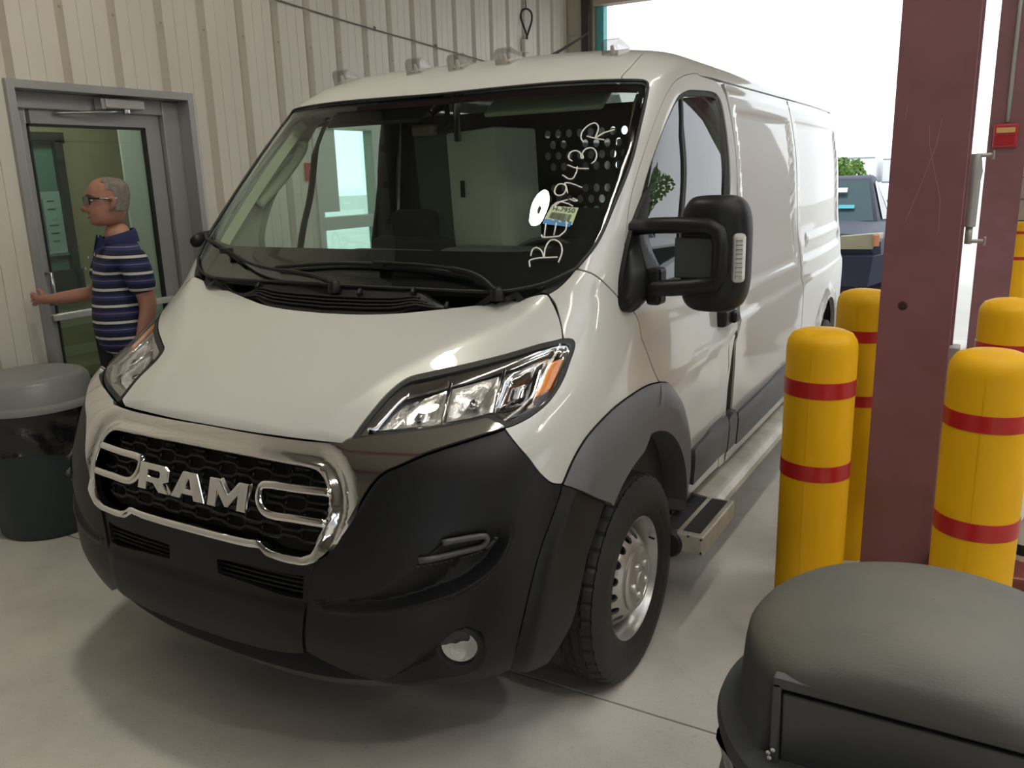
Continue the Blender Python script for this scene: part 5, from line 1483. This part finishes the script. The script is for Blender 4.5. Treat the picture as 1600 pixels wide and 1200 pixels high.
# ------------------------------------------------------------------ waste bins
greyd = mat('weathered grey dome', (0.105, 0.100, 0.083), rough=0.6, spec=0.25, noise=0.5, nscale=3.2, bump=0.06, bscale=180, dirt=(0.075, 0.077, 0.070))
greyb = mat('slate grey plastic', (0.052, 0.055, 0.058), rough=0.42, noise=0.12, nscale=5, bump=0.05, bscale=300)
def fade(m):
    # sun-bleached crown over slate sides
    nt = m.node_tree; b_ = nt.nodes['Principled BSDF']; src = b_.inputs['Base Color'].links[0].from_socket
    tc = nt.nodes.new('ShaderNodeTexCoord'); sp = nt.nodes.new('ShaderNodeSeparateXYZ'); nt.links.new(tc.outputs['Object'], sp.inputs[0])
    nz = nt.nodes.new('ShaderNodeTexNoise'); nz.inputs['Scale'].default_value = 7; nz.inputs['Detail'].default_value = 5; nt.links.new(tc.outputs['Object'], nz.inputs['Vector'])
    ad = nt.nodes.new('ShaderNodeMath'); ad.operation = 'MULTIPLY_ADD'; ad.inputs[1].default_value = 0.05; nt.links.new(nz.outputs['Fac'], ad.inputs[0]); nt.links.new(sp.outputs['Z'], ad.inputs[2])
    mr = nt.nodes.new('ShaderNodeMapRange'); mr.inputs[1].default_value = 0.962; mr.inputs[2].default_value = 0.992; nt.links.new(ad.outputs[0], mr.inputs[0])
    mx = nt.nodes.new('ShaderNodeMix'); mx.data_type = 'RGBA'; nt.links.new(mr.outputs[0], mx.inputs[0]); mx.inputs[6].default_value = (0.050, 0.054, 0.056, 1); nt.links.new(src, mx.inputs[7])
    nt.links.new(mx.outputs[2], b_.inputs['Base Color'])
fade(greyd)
slate = mat('dark slate bin', (0.030, 0.045, 0.050), rough=0.5, noise=0.15, nscale=4)
def bag_mat():
    m = mat('black bin liner', (0.010, 0.010, 0.012), rough=0.18, spec=0.7, bump=0.6, bscale=14)
    return m
bagm = bag_mat()
def liner(r0, z0, z1, n=96, seed=1, amp=0.012):
    rr_ = random.Random(seed)
    ph = [(rr_.uniform(0, 6.28), rr_.randint(5, 19), rr_.uniform(0.3, 1)) for _ in range(9)]
    mb = MB(); V = []; rows = 9
    for j in range(rows):
        v = j / (rows - 1); z = z0 + (z1 - z0) * v
        for k in range(n):
            a = 2 * pi * k / n
            w = sum(c * sin(f * a + p + 3.0 * v * (1 + (f % 3))) for p, f, c in ph) / 5
            r = r0 + amp * (1 - v * 0.5) * w + 0.018 * v * v + 0.006 * sin(9 * v + 3 * a)
            V.append((r * cos(a), r * sin(a), z + 0.02 * (1 - v) * sin(3 * a + ph[0][0]) ))
    F_ = [(j * n + k, j * n + (k + 1) % n, (j + 1) * n + (k + 1) % n, (j + 1) * n + k) for j in range(rows - 1) for k in range(n)]
    return mb.add(V, F_)
# left: round bin, flat grey lid, black liner hanging over the rim
b = empty('round_bin', (-2.255, 0.81, 0), label='round slate bin with pale grey lid at the left edge', cat='trash can')
MB().lathe([(0.001, 0.0), (0.235, 0.0), (0.245, 0.012), (0.275, 0.60), (0.285, 0.66), (0.27, 0.66)], (0, 0, 0), 'Z', 56).build('body', slate, b, smooth=True, angle=50)
lid_l = MB().lathe([(0.300, 0.672), (0.315, 0.672), (0.317, 0.690), (0.313, 0.700), (0.288, 0.708), (0.272, 0.800), (0.255, 0.822), (0.22, 0.832), (0.10, 0.836), (0.001, 0.836)], (0, 0, 0), 'Z', 56)
lid_l.build('lid', mat('pale grey lid', (0.25, 0.25, 0.25), rough=0.35, noise=0.06, nscale=4), b, smooth=True, angle=40)
liner(0.287, 0.45, 0.67, seed=5, amp=0.016).build('bin_liner', bagm, b, smooth=True)
# right: dome topped bin close to the camera
b = empty('dome_bin', (1.985, -0.14, 0), label='big grey bin with weathered dome top and flap in the near right corner', cat='trash can')
MB().lathe([(0.001, 0.0), (0.25, 0.0), (0.262, 0.012), (0.298, 0.70), (0.312, 0.765), (0.30, 0.775)], (0, 0, 0), 'Z', 64).build('body', greyb, b, smooth=True, angle=50)
PY = -0.205
pr = [(0.300, 0.770), (0.338, 0.770), (0.341, 0.785), (0.336, 0.800), (0.312, 0.812), (0.303, 0.830), (0.300, 0.87), (0.296, 0.92), (0.292, 0.945), (0.286, 0.955), (0.276, 0.968), (0.255, 0.984), (0.215, 1.003), (0.15, 1.024), (0.08, 1.036), (0.001, 1.040)]
V = []; n = 120
for r, z in pr:
    for k in range(n):
        a = 2 * pi * k / n
        x, y = r * cos(a), r * sin(a)
        if 0.80 < z:
            # flat front with a hooded brow that bulges out over the flap
            brow = PY if z < 0.95 else PY - 0.022
            if z < 0.95:
                if y < brow: y = brow
            else:
                y = brow + 0.014 * math.log1p(math.exp(min(40, (y - brow) / 0.014)))
            if z >= 0.944 and y < -0.12:
                V.append((x, y, z)); continue
        V.append((x, y, z))
F_ = [(j * n + k, j * n + (k + 1) % n, (j + 1) * n + (k + 1) % n, (j + 1) * n + k) for j in range(len(pr) - 1) for k in range(n)]
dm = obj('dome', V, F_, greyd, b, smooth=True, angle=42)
fz0, fz1 = 0.808, 0.945
ff = MB()
fw_ = 0.190
for (x, z, w, h) in ((0, fz1 + 0.008, 2 * fw_ + 0.03, 0.018), (-fw_ - 0.008, 0.878, 0.014, 0.15), (fw_ + 0.008, 0.878, 0.014, 0.15)):
    ff.box((x, PY - 0.008, z), (w, 0.022, h), bev=0.003)
ff.build('flap_frame', greyb, dm)
MB().box((0, PY - 0.006, (fz0 + fz1) / 2 - 0.004), (2 * fw_, 0.012, fz1 - fz0 - 0.010), (3, 0, 0), bev=0.003).build('flap', greyb, dm)
for x, z in ((-0.206, 0.825), (-0.199, 0.832), (-0.204, 0.816)):
    MB().lathe([(0.001, -0.003), (0.003, -0.002), (0.004, 0.0)], (x, PY - 0.020, z), 'Y', 8).build('rivet', mat('pale rivet', (0.6, 0.6, 0.58)), dm)
liner(0.318, 0.52, 0.768, seed=9, amp=0.02).build('bin_liner', bagm, b, smooth=True)

# ------------------------------------------------------------------ things outside
def pickup(x, y, z, rz, label, col, group=None):
    t = empty('pickup_truck', (x, y, z), rz, label=label, cat='truck', group=group)
    pm = mat('pickup paint ' + col[0], col[1], rough=0.6, spec=0.2)
    gl = glass_mat('pickup glass ' + col[0], (0.45, 0.60, 0.58), ior=1.8)
    # fenders and hood as a lofted front
    def loft(secs, name, m, parent=t, **k):
        mb = MB(); n_ = len(secs[0]); V = [q for s_ in secs for q in s_]
        F_ = [tuple(range(n_))[::-1], tuple((len(secs) - 1) * n_ + i for i in range(n_))] + [(j * n_ + i, j * n_ + (i + 1) % n_, (j + 1) * n_ + (i + 1) % n_, (j + 1) * n_ + i) for j in range(len(secs) - 1) for i in range(n_)]
        return fixn(mb.add(V, F_).build(name, m, parent, smooth=True, angle=35))
    def sec_(y, w, zl, zs, zh, wh):
        return [(-w, y, zl), (-w - 0.02, y, (zl + zs) / 2), (-w, y, zs), (-wh, y, zh), (-wh * 0.5, y, zh + 0.02), (wh * 0.5, y, zh + 0.02), (wh, y, zh), (w, y, zs), (w + 0.02, y, (zl + zs) / 2), (w, y, zl)]
    bd = loft([sec_(0.02, 0.80, 0.62, 0.88, 0.98, 0.66), sec_(0.10, 0.88, 0.60, 0.98, 1.06, 0.70), sec_(0.5, 0.93, 0.55, 1.05, 1.12, 0.74), sec_(1.30, 0.94, 0.42, 1.08, 1.15, 0.78), sec_(3.2, 0.94, 0.40, 1.08, 1.10, 0.86), sec_(5.1, 0.92, 0.48, 1.06, 1.07, 0.86)], 'body', pm)
    cab_ = loft([[(-0.78, 1.25, 1.12), (0.78, 1.25, 1.12), (0.80, 1.26, 1.10), (-0.80, 1.26, 1.10)], [(-0.62, 1.95, 1.70), (0.62, 1.95, 1.70), (0.84, 1.9, 1.08), (-0.84, 1.9, 1.08)], [(-0.60, 2.4, 1.74), (0.60, 2.4, 1.74), (0.86, 2.4, 1.08), (-0.86, 2.4, 1.08)], [(-0.60, 3.2, 1.70), (0.60, 3.2, 1.70), (0.86, 3.3, 1.08), (-0.86, 3.3, 1.08)]], 'cab', pm)
    w_ = MB().add([(-0.72, 1.275, 1.15), (0.72, 1.275, 1.15), (0.59, 1.90, 1.66), (-0.59, 1.90, 1.66)], [(0, 1, 2, 3)]); 
    w_.v = [(p[0], p[1] - 0.016, p[2] + 0.012) for p in w_.v]
    ws = w_.build('windshield', mat('truck glass dark', (0.05, 0.09, 0.095), rough=0.08, spec=0.35), t)
    MB().box((0.26, 1.66, 1.555), (0.16, 0.006, 0.09), (-51, 0, 0)).build('window_writing', paperw, ws)
    MB().box((0.36, 1.43, 1.340), (0.20, 0.006, 0.07), (-51, 0, 0)).build('window_sticker', mat('cyan sticker', (0.10, 0.50, 0.60)), ws)
    for s in (-1, 1):
        V = [(0.800 * s, 1.62, 1.16), (0.862 * s, 2.25, 1.14), (0.650 * s, 2.25, 1.66), (0.655 * s, 1.98, 1.64)]
        MB().add([(p[0] + 0.012 * s, p[1], p[2] + 0.004) for p in V], [(0, 1, 2, 3)]).build('side_window', MATS['truck glass dark'], t)
        V = [(0.866 * s, 2.33, 1.14), (0.866 * s, 3.0, 1.14), (0.64 * s, 2.95, 1.62), (0.645 * s, 2.33, 1.66)]
        MB().add([(p[0] + 0.012 * s, p[1], p[2] + 0.004) for p in V], [(0, 1, 2, 3)]).build('side_window', MATS['truck glass dark'], t)
        hd_ = loft([[(0.40 * s, -0.03, 0.90), (0.80 * s, 0.02, 0.90), (0.86 * s, 0.06, 1.08), (0.44 * s, -0.02, 1.05)], [(0.40 * s, 0.14, 0.90), (0.88 * s, 0.20, 0.92), (0.90 * s, 0.30, 1.08), (0.44 * s, 0.14, 1.06)]], 'headlight', mat('hazed headlight', (0.40, 0.38, 0.26), rough=0.25))
        MB().box((0.83 * s, 0.045, 1.0), (0.07, 0.05, 0.14), (0, 0, 35 * s), bev=0.01).build('turn_lamp', mat('orange lens', (0.6, 0.25, 0.12), rough=0.3), hd_)
        MB().lathe([(0.085, -0.06), (0.08, -0.075), (0.06, -0.07), (0.001, -0.062)], (0.62 * s, 0.0, 0.68), 'Y', 24).build('fog_lamp', reflector if 'reflector' in globals() else pm, t, smooth=True)
        MB().lathe([(0.10, -0.05), (0.105, -0.065), (0.086, -0.072)], (0.62 * s, 0.0, 0.68), 'Y', 24).build('fog_ring', darkp, t, smooth=True)
        for yy in (0.85, 4.1):
            wh_ = MB().lathe([(0.20, 0.10 * s), (0.25, 0.12 * s), (0.33, 0.115 * s), (0.36, 0.07 * s), (0.365, 0), (0.36, -0.08 * s), (0.2, -0.1 * s)], (0.83 * s, yy, 0.365), 'X', 32).build('wheel', rubber, t, smooth=True, angle=40)
            MB().lathe([(0.22, 0.09 * s), (0.19, 0.06 * s), (0.08, 0.10 * s), (0.001, 0.10 * s)], (0.83 * s, yy, 0.365), 'X', 24).build('rim', steel, wh_, smooth=True)
            MB().lathe([(0.42, -0.02 * s), (0.42, 0.135 * s), (0.46, 0.14 * s), (0.50, 0.11 * s)], (0.83 * s, yy, 0.40), 'X', 28, 0, pi).build('wheel_arch', pm, t, smooth=True)
        MB().box((1.02 * s, 1.72, 1.20), (0.18, 0.09, 0.16), bev=0.03).build('side_mirror', rubber, t)
    bp_ = loft([[(-0.92, 0.10, 0.50), (0.92, 0.10, 0.50), (0.94, 0.08, 0.84), (-0.94, 0.08, 0.84)], [(-0.78, -0.08, 0.46), (0.78, -0.08, 0.46), (0.82, -0.08, 0.82), (-0.82, -0.08, 0.82)]], 'front_bumper', pm)
    MB().box((0, -0.02, 0.98), (0.78, 0.05, 0.15), bev=0.015).build('grille', darkp, t)
    MB().box((0, 0.25, 0.42), (1.3, 0.5, 0.12), bev=0.03).build('skid_plate', darkp, t)
    MB().box((0, 2.5, 0.45), (1.5, 4.0, 0.15)).build('chassis', darkp, t)
    return t
pickup(-0.14, 9.25, -0.12, radians(4), 'blue grey pickup truck facing the bay doorway behind the van', ('slate', (0.040, 0.047, 0.075)))
pickup(6.0, 15.0, -0.12, radians(-60), 'white pickup truck parked outside to the right, mirrored in the van side', ('white', (0.55, 0.55, 0.55)))

def trailer(x, y, w, d, h, label):
    t = empty('box_trailer', (x, y, -0.12), label=label, cat='trailer')
    MB().box((0, 0, h / 2 + 0.5), (w, d, h - 1.0), bev=0.03).build('box', mat('white trailer skin', (0.80, 0.82, 0.84), rough=0.4), t)
    MB().box((0, -d / 2 - 0.01, h - 0.03), (w + 0.04, 0.06, 0.07)).build('top_rail', mat('grey rail', (0.3, 0.33, 0.36)), t)
    MB().box((0, -d / 2 - 0.01, 1.03), (w + 0.04, 0.06, 0.10)).build('bottom_rail', MATS['grey rail'], t)
    for sx in (-1, 1):
        for q in (0.25, 0.75):
            MB().lathe([(0.001, -0.1), (0.48, -0.1), (0.5, 0.0), (0.48, 0.1), (0.001, 0.1)], (w * 0.36 * sx, -d / 2 + d * q, 0.5), 'X', 20).build('wheel', rubber, t, smooth=True, angle=40)
    MB().box((0, 0, 0.8), (w * 0.7, d * 0.9, 0.3)).build('chassis', darkp, t)
    return t
trailer(-5.6, 49, 2.6, 4, 2.35, 'pale box trailer far off above the pickup roof')
trailer(-2.2, 50, 3.6, 4, 2.25, 'whiter box trailer far off beside the brown column')
def tree(x, y, h, r, label, seed=1):
    t = empty('tree', (x, y, -0.12), label=label, cat='tree', group='green trees outside the bay')
    rr_ = random.Random(seed)
    MB().tube([(0, 0, 0), (0.05, 0, h * 0.4), (0, 0.05, h * 0.75)], [0.14, 0.10, 0.04], 8).build('trunk', mat('bark', (0.10, 0.07, 0.05), rough=0.9), t, smooth=True)
    V = []; F_ = []
    for i in range(2600):
        while True:
            p = Vector((rr_.uniform(-1, 1), rr_.uniform(-1, 1), rr_.uniform(-1, 1)))
            if 0.35 < p.length < 1: break
        wob = 0.8 + 0.25 * sin(5 * p.x + seed) * cos(4 * p.z)
        c = Vector((p.x * r * wob, p.y * r * wob, h * 0.62 + p.z * h * 0.38))
        q = Euler((rr_.uniform(0, 6.3), rr_.uniform(0, 6.3), 0)).to_matrix(); s = 0.06 * (0.6 + r * 0.35)
        b0 = len(V)
        for u, v in ((-1, -0.6), (1, -0.6), (1.0, 0.6), (-1, 0.6)): V.append(c + q @ Vector((u * s, v * s, 0)))
        F_.append((b0, b0 + 1, b0 + 2, b0 + 3))
    obj('foliage', V, F_, mat('leaf green', (0.16, 0.30, 0.05), rough=0.6, noise=0.4, nscale=2), t, kind='stuff')
    return t
tree(-3.6, 31.5, 2.25, 1.35, 'small bright green tree far off above the dark pickup', 2)
tree(11.0, 24.0, 4.6, 2.2, 'taller green tree outside, mirrored in the van side', 5)

# ------------------------------------------------------------------ the man at the office door
def skin_body(name, joints, edges, m, parent, sub=2, root=0):
    me = bpy.data.meshes.new(name)
    me.from_pydata([j[0] for j in joints], edges, [])
    o = bpy.data.objects.new(name, me); COL.objects.link(o)
    md = o.modifiers.new('skin', 'SKIN'); md.use_smooth_shade = True; md.branch_smoothing = 0.6
    me.skin_vertices  # layer made by the modifier below
    if not me.skin_vertices: 
        bm = bmesh.new(); bm.from_mesh(me); bm.verts.layers.skin.verify(); bm.to_mesh(me); bm.free()
    for i, j in enumerate(joints):
        r = j[1]
        me.skin_vertices[0].data[i].radius = r if isinstance(r, tuple) else (r, r)
        me.skin_vertices[0].data[i].use_root = (i == root)
    s = o.modifiers.new('sub', 'SUBSURF'); s.levels = sub; s.render_levels = sub
    bpy.context.view_layer.update()
    me2 = bpy.data.meshes.new_from_object(o.evaluated_get(bpy.context.evaluated_depsgraph_get()))
    bpy.data.objects.remove(o)
    me2.materials.clear(); me2.materials.append(m); me2.name = name
    me2.polygons.foreach_set('use_smooth', [True] * len(me2.polygons))
    return link(name, me2, parent)
flesh = mat('ruddy skin', (0.40, 0.19, 0.135), rough=0.55, noise=0.08, nscale=14)
man = empty('person', (-1.96, 1.19, 0), radians(-25), label='grey haired man in sunglasses and striped navy polo opening the office door', cat='person')
# local frame: he faces -y; his right side is -x (towards the wall), left side +x
J = [((0, 0.02, 0.96), (0.155, 0.125)),      # 0 pelvis
     ((0, 0.0, 1.10), (0.165, 0.145)),       # 1 belly
     ((0, 0.0, 1.26), (0.165, 0.130)),       # 2 chest
     ((0, 0.03, 1.40), (0.150, 0.105)),      # 3 upper chest
     ((0, 0.035, 1.48), (0.085, 0.08)),      # 4 neck base
     ((0, 0.015, 1.575), (0.066, 0.070)),    # 5 neck
     ((0.175, 0.045, 1.415), 0.062),         # 6 left shoulder
     ((0.205, 0.09, 1.15), 0.046),           # 7 left elbow
     ((0.195, 0.02, 0.93), 0.030),           # 8 left wrist
     ((-0.175, 0.0, 1.405), 0.062),          # 9 right shoulder
     ((-0.25, -0.07, 1.19), 0.046),          # 10 right elbow
     ((-0.315, -0.31, 1.17), 0.030),          # 11 right wrist
     ((0.095, 0.03, 0.86), 0.098), ((0.10, -0.02, 0.49), 0.062), ((0.10, 0.05, 0.10), 0.042), ((0.11, -0.12, 0.045), 0.036),
     ((-0.095, 0.03, 0.86), 0.098), ((-0.11, 0.02, 0.49), 0.062), ((-0.11, 0.16, 0.11), 0.042), ((-0.12, 0.0, 0.045), 0.036)]
E = [(0, 1), (1, 2), (2, 3), (3, 4), (4, 5), (3, 6), (6, 7), (7, 8), (3, 9), (9, 10), (10, 11), (0, 12), (12, 13), (13, 14), (14, 15), (0, 16), (16, 17), (17, 18), (18, 19)]
# hands: palm plus five finger chains on the same skeleton
def hand(J, E, wrist, fwd, across, curl, s=1.0):
    W = Vector(J[wrist][0]); f = Vector(fwd).normalized(); a = Vector(across); a = (a - f * a.dot(f)).normalized(); n = f.cross(a)
    k = len(J); J.append((tuple(W + f * 0.045), (0.024, 0.016))); E.append((wrist, k))
    for i, (off, L) in enumerate(((-0.028, 0.062), (-0.010, 0.074), (0.010, 0.070), (0.028, 0.055))):
        b = W + f * 0.088 + a * off
        d1 = (f + curl * 0.5 * n).normalized(); d2 = (f * 0.4 + curl * n).normalized(); d3 = (f * -0.3 + curl * n).normalized()
        p = [b, b + d1 * L * 0.45, b + d1 * L * 0.45 + d2 * L * 0.33, b + d1 * L * 0.45 + d2 * L * 0.33 + d3 * L * 0.25]
        prev = k
        for q, r in zip(p, (0.0100, 0.0090, 0.0084, 0.0075)):
            J.append((tuple(q), r)); E.append((prev, len(J) - 1)); prev = len(J) - 1
    t0 = W + f * 0.03 - a * 0.03 + n * curl * 0.006
    prev = k
    for q, r in ((t0, 0.012), (t0 + f * 0.030 - a * 0.018 + n * curl * 0.012, 0.0105), (t0 + f * 0.056 - a * 0.018 + n * curl * 0.022, 0.009)):
        J.append((tuple(q), r)); E.append((prev, len(J) - 1)); prev = len(J) - 1
hand(J, E, 8, (-0.02, -0.12, -1), (0, 1, 0), -0.45)
hand(J, E, 11, (-0.75, -0.62, 0.0), (0, 0, -1), -0.9)
body = skin_body('body', J, E, flesh, man)
# head as a shaped surface: rows from chin to crown, profile cut by hand
HZ = 1.672
rows = [(-0.118, 0.020, -0.055, 0.02), (-0.108, 0.046, -0.082, 0.045), (-0.090, 0.058, -0.094, 0.062), (-0.066, 0.066, -0.096, 0.074), (-0.040, 0.071, -0.096, 0.086), (-0.012, 0.073, -0.096, 0.094),
        (0.012, 0.074, -0.094, 0.099), (0.035, 0.075, -0.096, 0.102), (0.060, 0.075, -0.092, 0.102), (0.085, 0.070, -0.080, 0.096), (0.105, 0.056, -0.060, 0.080), (0.118, 0.034, -0.034, 0.052), (0.124, 0.008, -0.006, 0.016)]
n = 40
def head_pt(row, k, grow=0.0):
    z, w, yf_, yb_ = row
    a = 2 * pi * k / n
    s_, c_ = sin(a), -cos(a)          # k=0 faces -y
    x = (w + grow) * np.sign(s_) * abs(s_) ** 0.85
    y = (yf_ - grow) * abs(c_) ** 0.9 if c_ < 0 else (yb_ + grow) * abs(c_) ** 0.95
    if c_ < 0:
        fx = max(0, 1 - abs(x) / 0.022)
        if -0.05 < z < 0.03: y -= 0.026 * fx ** 0.8 * max(0, 1 - abs(z + 0.030) / 0.050) * 1.3 + 0.004 * fx       # nose
        if -0.085 < z < -0.055: y -= 0.006 * max(0, 1 - abs(x) / 0.035)                     # lips
        if z < -0.095: y -= 0.010 * max(0, 1 - abs(x) / 0.03)                                # chin
        if 0.0 < z < 0.025 and 0.018 < abs(x) < 0.05: y += 0.008                             # eye sockets
        if -0.06 < z < -0.02 and 0.025 < abs(x) < 0.06: y -= 0.004                           # cheeks
    return (x, y, HZ + z)
zs = np.array([r[0] for r in rows])
fine = [tuple([z] + [float(np.interp(z, zs, [r[i] for r in rows])) for i in (1, 2, 3)]) for z in np.linspace(-0.118, 0.124, 34)]
V = [head_pt(r, k) for r in fine for k in range(n)]
F_ = [(j * n + k, j * n + (k + 1) % n, (j + 1) * n + (k + 1) % n, (j + 1) * n + k) for j in range(len(fine) - 1) for k in range(n)]
F_ += [tuple(range(n))[::-1], tuple((len(fine) - 1) * n + k for k in range(n))]
head = fixn(obj('head', V, F_, flesh, man, smooth=True))
V = []; hr = [r for r in fine if r[0] > -0.05]
hairm = mat('cropped grey hair', (0.26, 0.22, 0.19), rough=0.85, noise=0.35, nscale=60, bump=0.5, bscale=220)
ks = [k for k in range(n) if 7 <= k <= n - 7]
for r in hr:
    g = 0.006
    lim = 11 if r[0] < 0.06 else (9 if r[0] < 0.095 else 7)
    for k in ks:
        kk = min(max(k, lim), n - lim)
        V.append(head_pt(r, kk, g if r[0] > -0.045 else 0.0))
m_ = len(ks)
F_ = [(j * m_ + k, j * m_ + k + 1, (j + 1) * m_ + k + 1, (j + 1) * m_ + k) for j in range(len(hr) - 1) for k in range(m_ - 1)]
fixn(obj('hair', V, F_, hairm, head, smooth=True))
for s in (-1, 1):
    er = MB().tube([(0.078 * s, -0.004, HZ - 0.040), (0.086 * s, 0.004, HZ - 0.018), (0.091 * s, 0.014, HZ + 0.008), (0.089 * s, 0.008, HZ + 0.024), (0.082 * s, -0.010, HZ + 0.014)], [0.010, 0.012, 0.013, 0.012, 0.008], 8)
    er.build('ear', flesh, head, smooth=True)
    eb = MB().tube([(0.012 * s, -0.100, HZ + 0.036), (0.035 * s, -0.092, HZ + 0.042), (0.052 * s, -0.074, HZ + 0.036)], [0.004, 0.005, 0.003], 6)
    eb.build('eyebrow', hairm, head, smooth=True)
    MB().lathe([(0.001, -0.010), (0.008, -0.007), (0.011, 0.0), (0.008, 0.007), (0.001, 0.010)], (0.032 * s, -0.080, HZ + 0.012), 'Y', 12).build('eye', mat('eye white', (0.6, 0.58, 0.55), rough=0.2), head, smooth=True)
sgm = mat('dark sunglasses', (0.015, 0.010, 0.012), rough=0.12, coat=0.5)
gl_ = MB()
for s in (-1, 1):
    gl_.box((0.034 * s, -0.103, HZ + 0.010), (0.054, 0.008, 0.040), (0, 0, 16 * s), bev=0.003)
    gl_.tube([(0.058 * s, -0.098, HZ + 0.020), (0.076 * s, -0.05, HZ + 0.020), (0.080 * s, 0.03, HZ + 0.018)], 0.004, 6)
gl_.box((0, -0.112, HZ + 0.018), (0.02, 0.006, 0.008))
gl_.build('sunglasses', sgm, head)
MB().tube([(-0.030, -0.090, HZ - 0.060), (-0.015, -0.100, HZ - 0.068), (0, -0.103, HZ - 0.070), (0.015, -0.100, HZ - 0.068), (0.030, -0.090, HZ - 0.060)], [0.002, 0.005, 0.006, 0.005, 0.002], 6).build('mouth', mat('smiling mouth', (0.42, 0.22, 0.18)), head, smooth=True)
# polo shirt with horizontal stripes
def stripes():
    m = bpy.data.materials.new('striped polo'); m.use_nodes = True; nt = m.node_tree; b_ = nt.nodes['Principled BSDF']
    b_.inputs['Roughness'].default_value = 0.85
    tc = nt.nodes.new('ShaderNodeTexCoord'); sp = nt.nodes.new('ShaderNodeSeparateXYZ'); nt.links.new(tc.outputs['Object'], sp.inputs[0])
    mu = nt.nodes.new('ShaderNodeMath'); mu.operation = 'MULTIPLY'; mu.inputs[1].default_value = 1 / 0.083; nt.links.new(sp.outputs['Z'], mu.inputs[0])
    fr = nt.nodes.new('ShaderNodeMath'); fr.operation = 'FRACT'; nt.links.new(mu.outputs[0], fr.inputs[0])
    cr = nt.nodes.new('ShaderNodeValToRGB'); cr.color_ramp.interpolation = 'CONSTANT'
    cols = [(0.0, (0.010, 0.012, 0.040)), (0.30, (0.022, 0.035, 0.14)), (0.46, (0.40, 0.22, 0.20)), (0.49, (0.022, 0.035, 0.14)), (0.62, (0.010, 0.012, 0.040)), (0.84, (0.62, 0.60, 0.58))]
    while len(cr.color_ramp.elements) < len(cols): cr.color_ramp.elements.new(0.5)
    for e_, (p, c) in zip(cr.color_ramp.elements, cols): e_.position = p; e_.color = (*c, 1)
    nt.links.new(fr.outputs[0], cr.inputs[0]); nt.links.new(cr.outputs[0], b_.inputs['Base Color'])
    MATS['striped polo'] = m
    return m
SJ = [((0, 0.02, 0.86), (0.178, 0.150)), ((0, -0.012, 1.06), (0.185, 0.178)), ((0, -0.005, 1.24), (0.180, 0.152)), ((0, 0.03, 1.395), (0.160, 0.118)), ((0, 0.035, 1.495), (0.094, 0.082)),
      ((0.178, 0.047, 1.412), 0.085), ((0.203, 0.078, 1.20), 0.072), ((-0.178, 0.0, 1.400), 0.085), ((-0.235, -0.055, 1.235), 0.074)]
SE = [(0, 1), (1, 2), (2, 3), (3, 4), (3, 5), (5, 6), (3, 7), (7, 8)]
shirt = skin_body('polo_shirt', SJ, SE, stripes(), man)
navy = mat('navy collar', (0.018, 0.022, 0.09), rough=0.85)
colr = MB()
V = []; nC = 24
for i, (r, z, t) in enumerate(((0.100, 1.465, 0), (0.092, 1.500, 0), (0.082, 1.518, 0), (0.078, 1.514, 0))):
    for k in range(nC + 1):
        a = -pi / 2 + 0.35 + (2 * pi - 0.7) * k / nC
        V.append((r * cos(a), 0.03 + r * 0.95 * sin(a), z + (0.020 * sin(a) if i else 0.004 * sin(a))))
m_ = nC + 1
colr.add(V, [(j * m_ + k, j * m_ + k + 1, (j + 1) * m_ + k + 1, (j + 1) * m_ + k) for j in range(3) for k in range(nC)])
colr.build('collar', navy, shirt, smooth=True)
for s in (-1, 1):
    MB().add([(0.015 * s, -0.098, 1.43), (0.055 * s, -0.068, 1.515), (0.085 * s, -0.05, 1.475), (0.05 * s, -0.105, 1.405)], [(0, 1, 2, 3)]).build('collar_point', navy, shirt)
for z in (1.40, 1.345):
    MB().lathe([(0.001, -0.004), (0.006, -0.003), (0.006, 0)], (0, -0.128 - (1.40 - z) * 0.35, z), 'Y', 10).build('button', mat('pale button', (0.6, 0.58, 0.55)), shirt)
PJ = [((0, 0.022, 0.97), (0.162, 0.138)), ((0.095, 0.03, 0.86), 0.112), ((0.10, -0.02, 0.49), 0.082), ((0.10, 0.05, 0.10), 0.066), ((-0.095, 0.03, 0.86), 0.112), ((-0.11, 0.02, 0.49), 0.082), ((-0.11, 0.16, 0.12), 0.066)]
skin_body('trousers', PJ, [(0, 1), (1, 2), (2, 3), (0, 4), (4, 5), (5, 6)], mat('black trousers', (0.010, 0.010, 0.014), rough=0.9), man)
for (x, y) in ((0.105, -0.03), (-0.115, 0.09)):
    MB().box((x, y, 0.045), (0.10, 0.29, 0.09), bev=0.035).build('shoe', mat('black shoe', (0.012, 0.012, 0.012), rough=0.5), man, smooth=True, angle=60)
wt = MB().tube([(0.195 + 0.034 * cos(a), 0.022 + 0.034 * sin(a), 0.945) for a in np.linspace(0, 2 * pi, 20, endpoint=False)], 0.007, 6, closed=True)
wt.build('wrist_watch', chromeh, man, smooth=True)
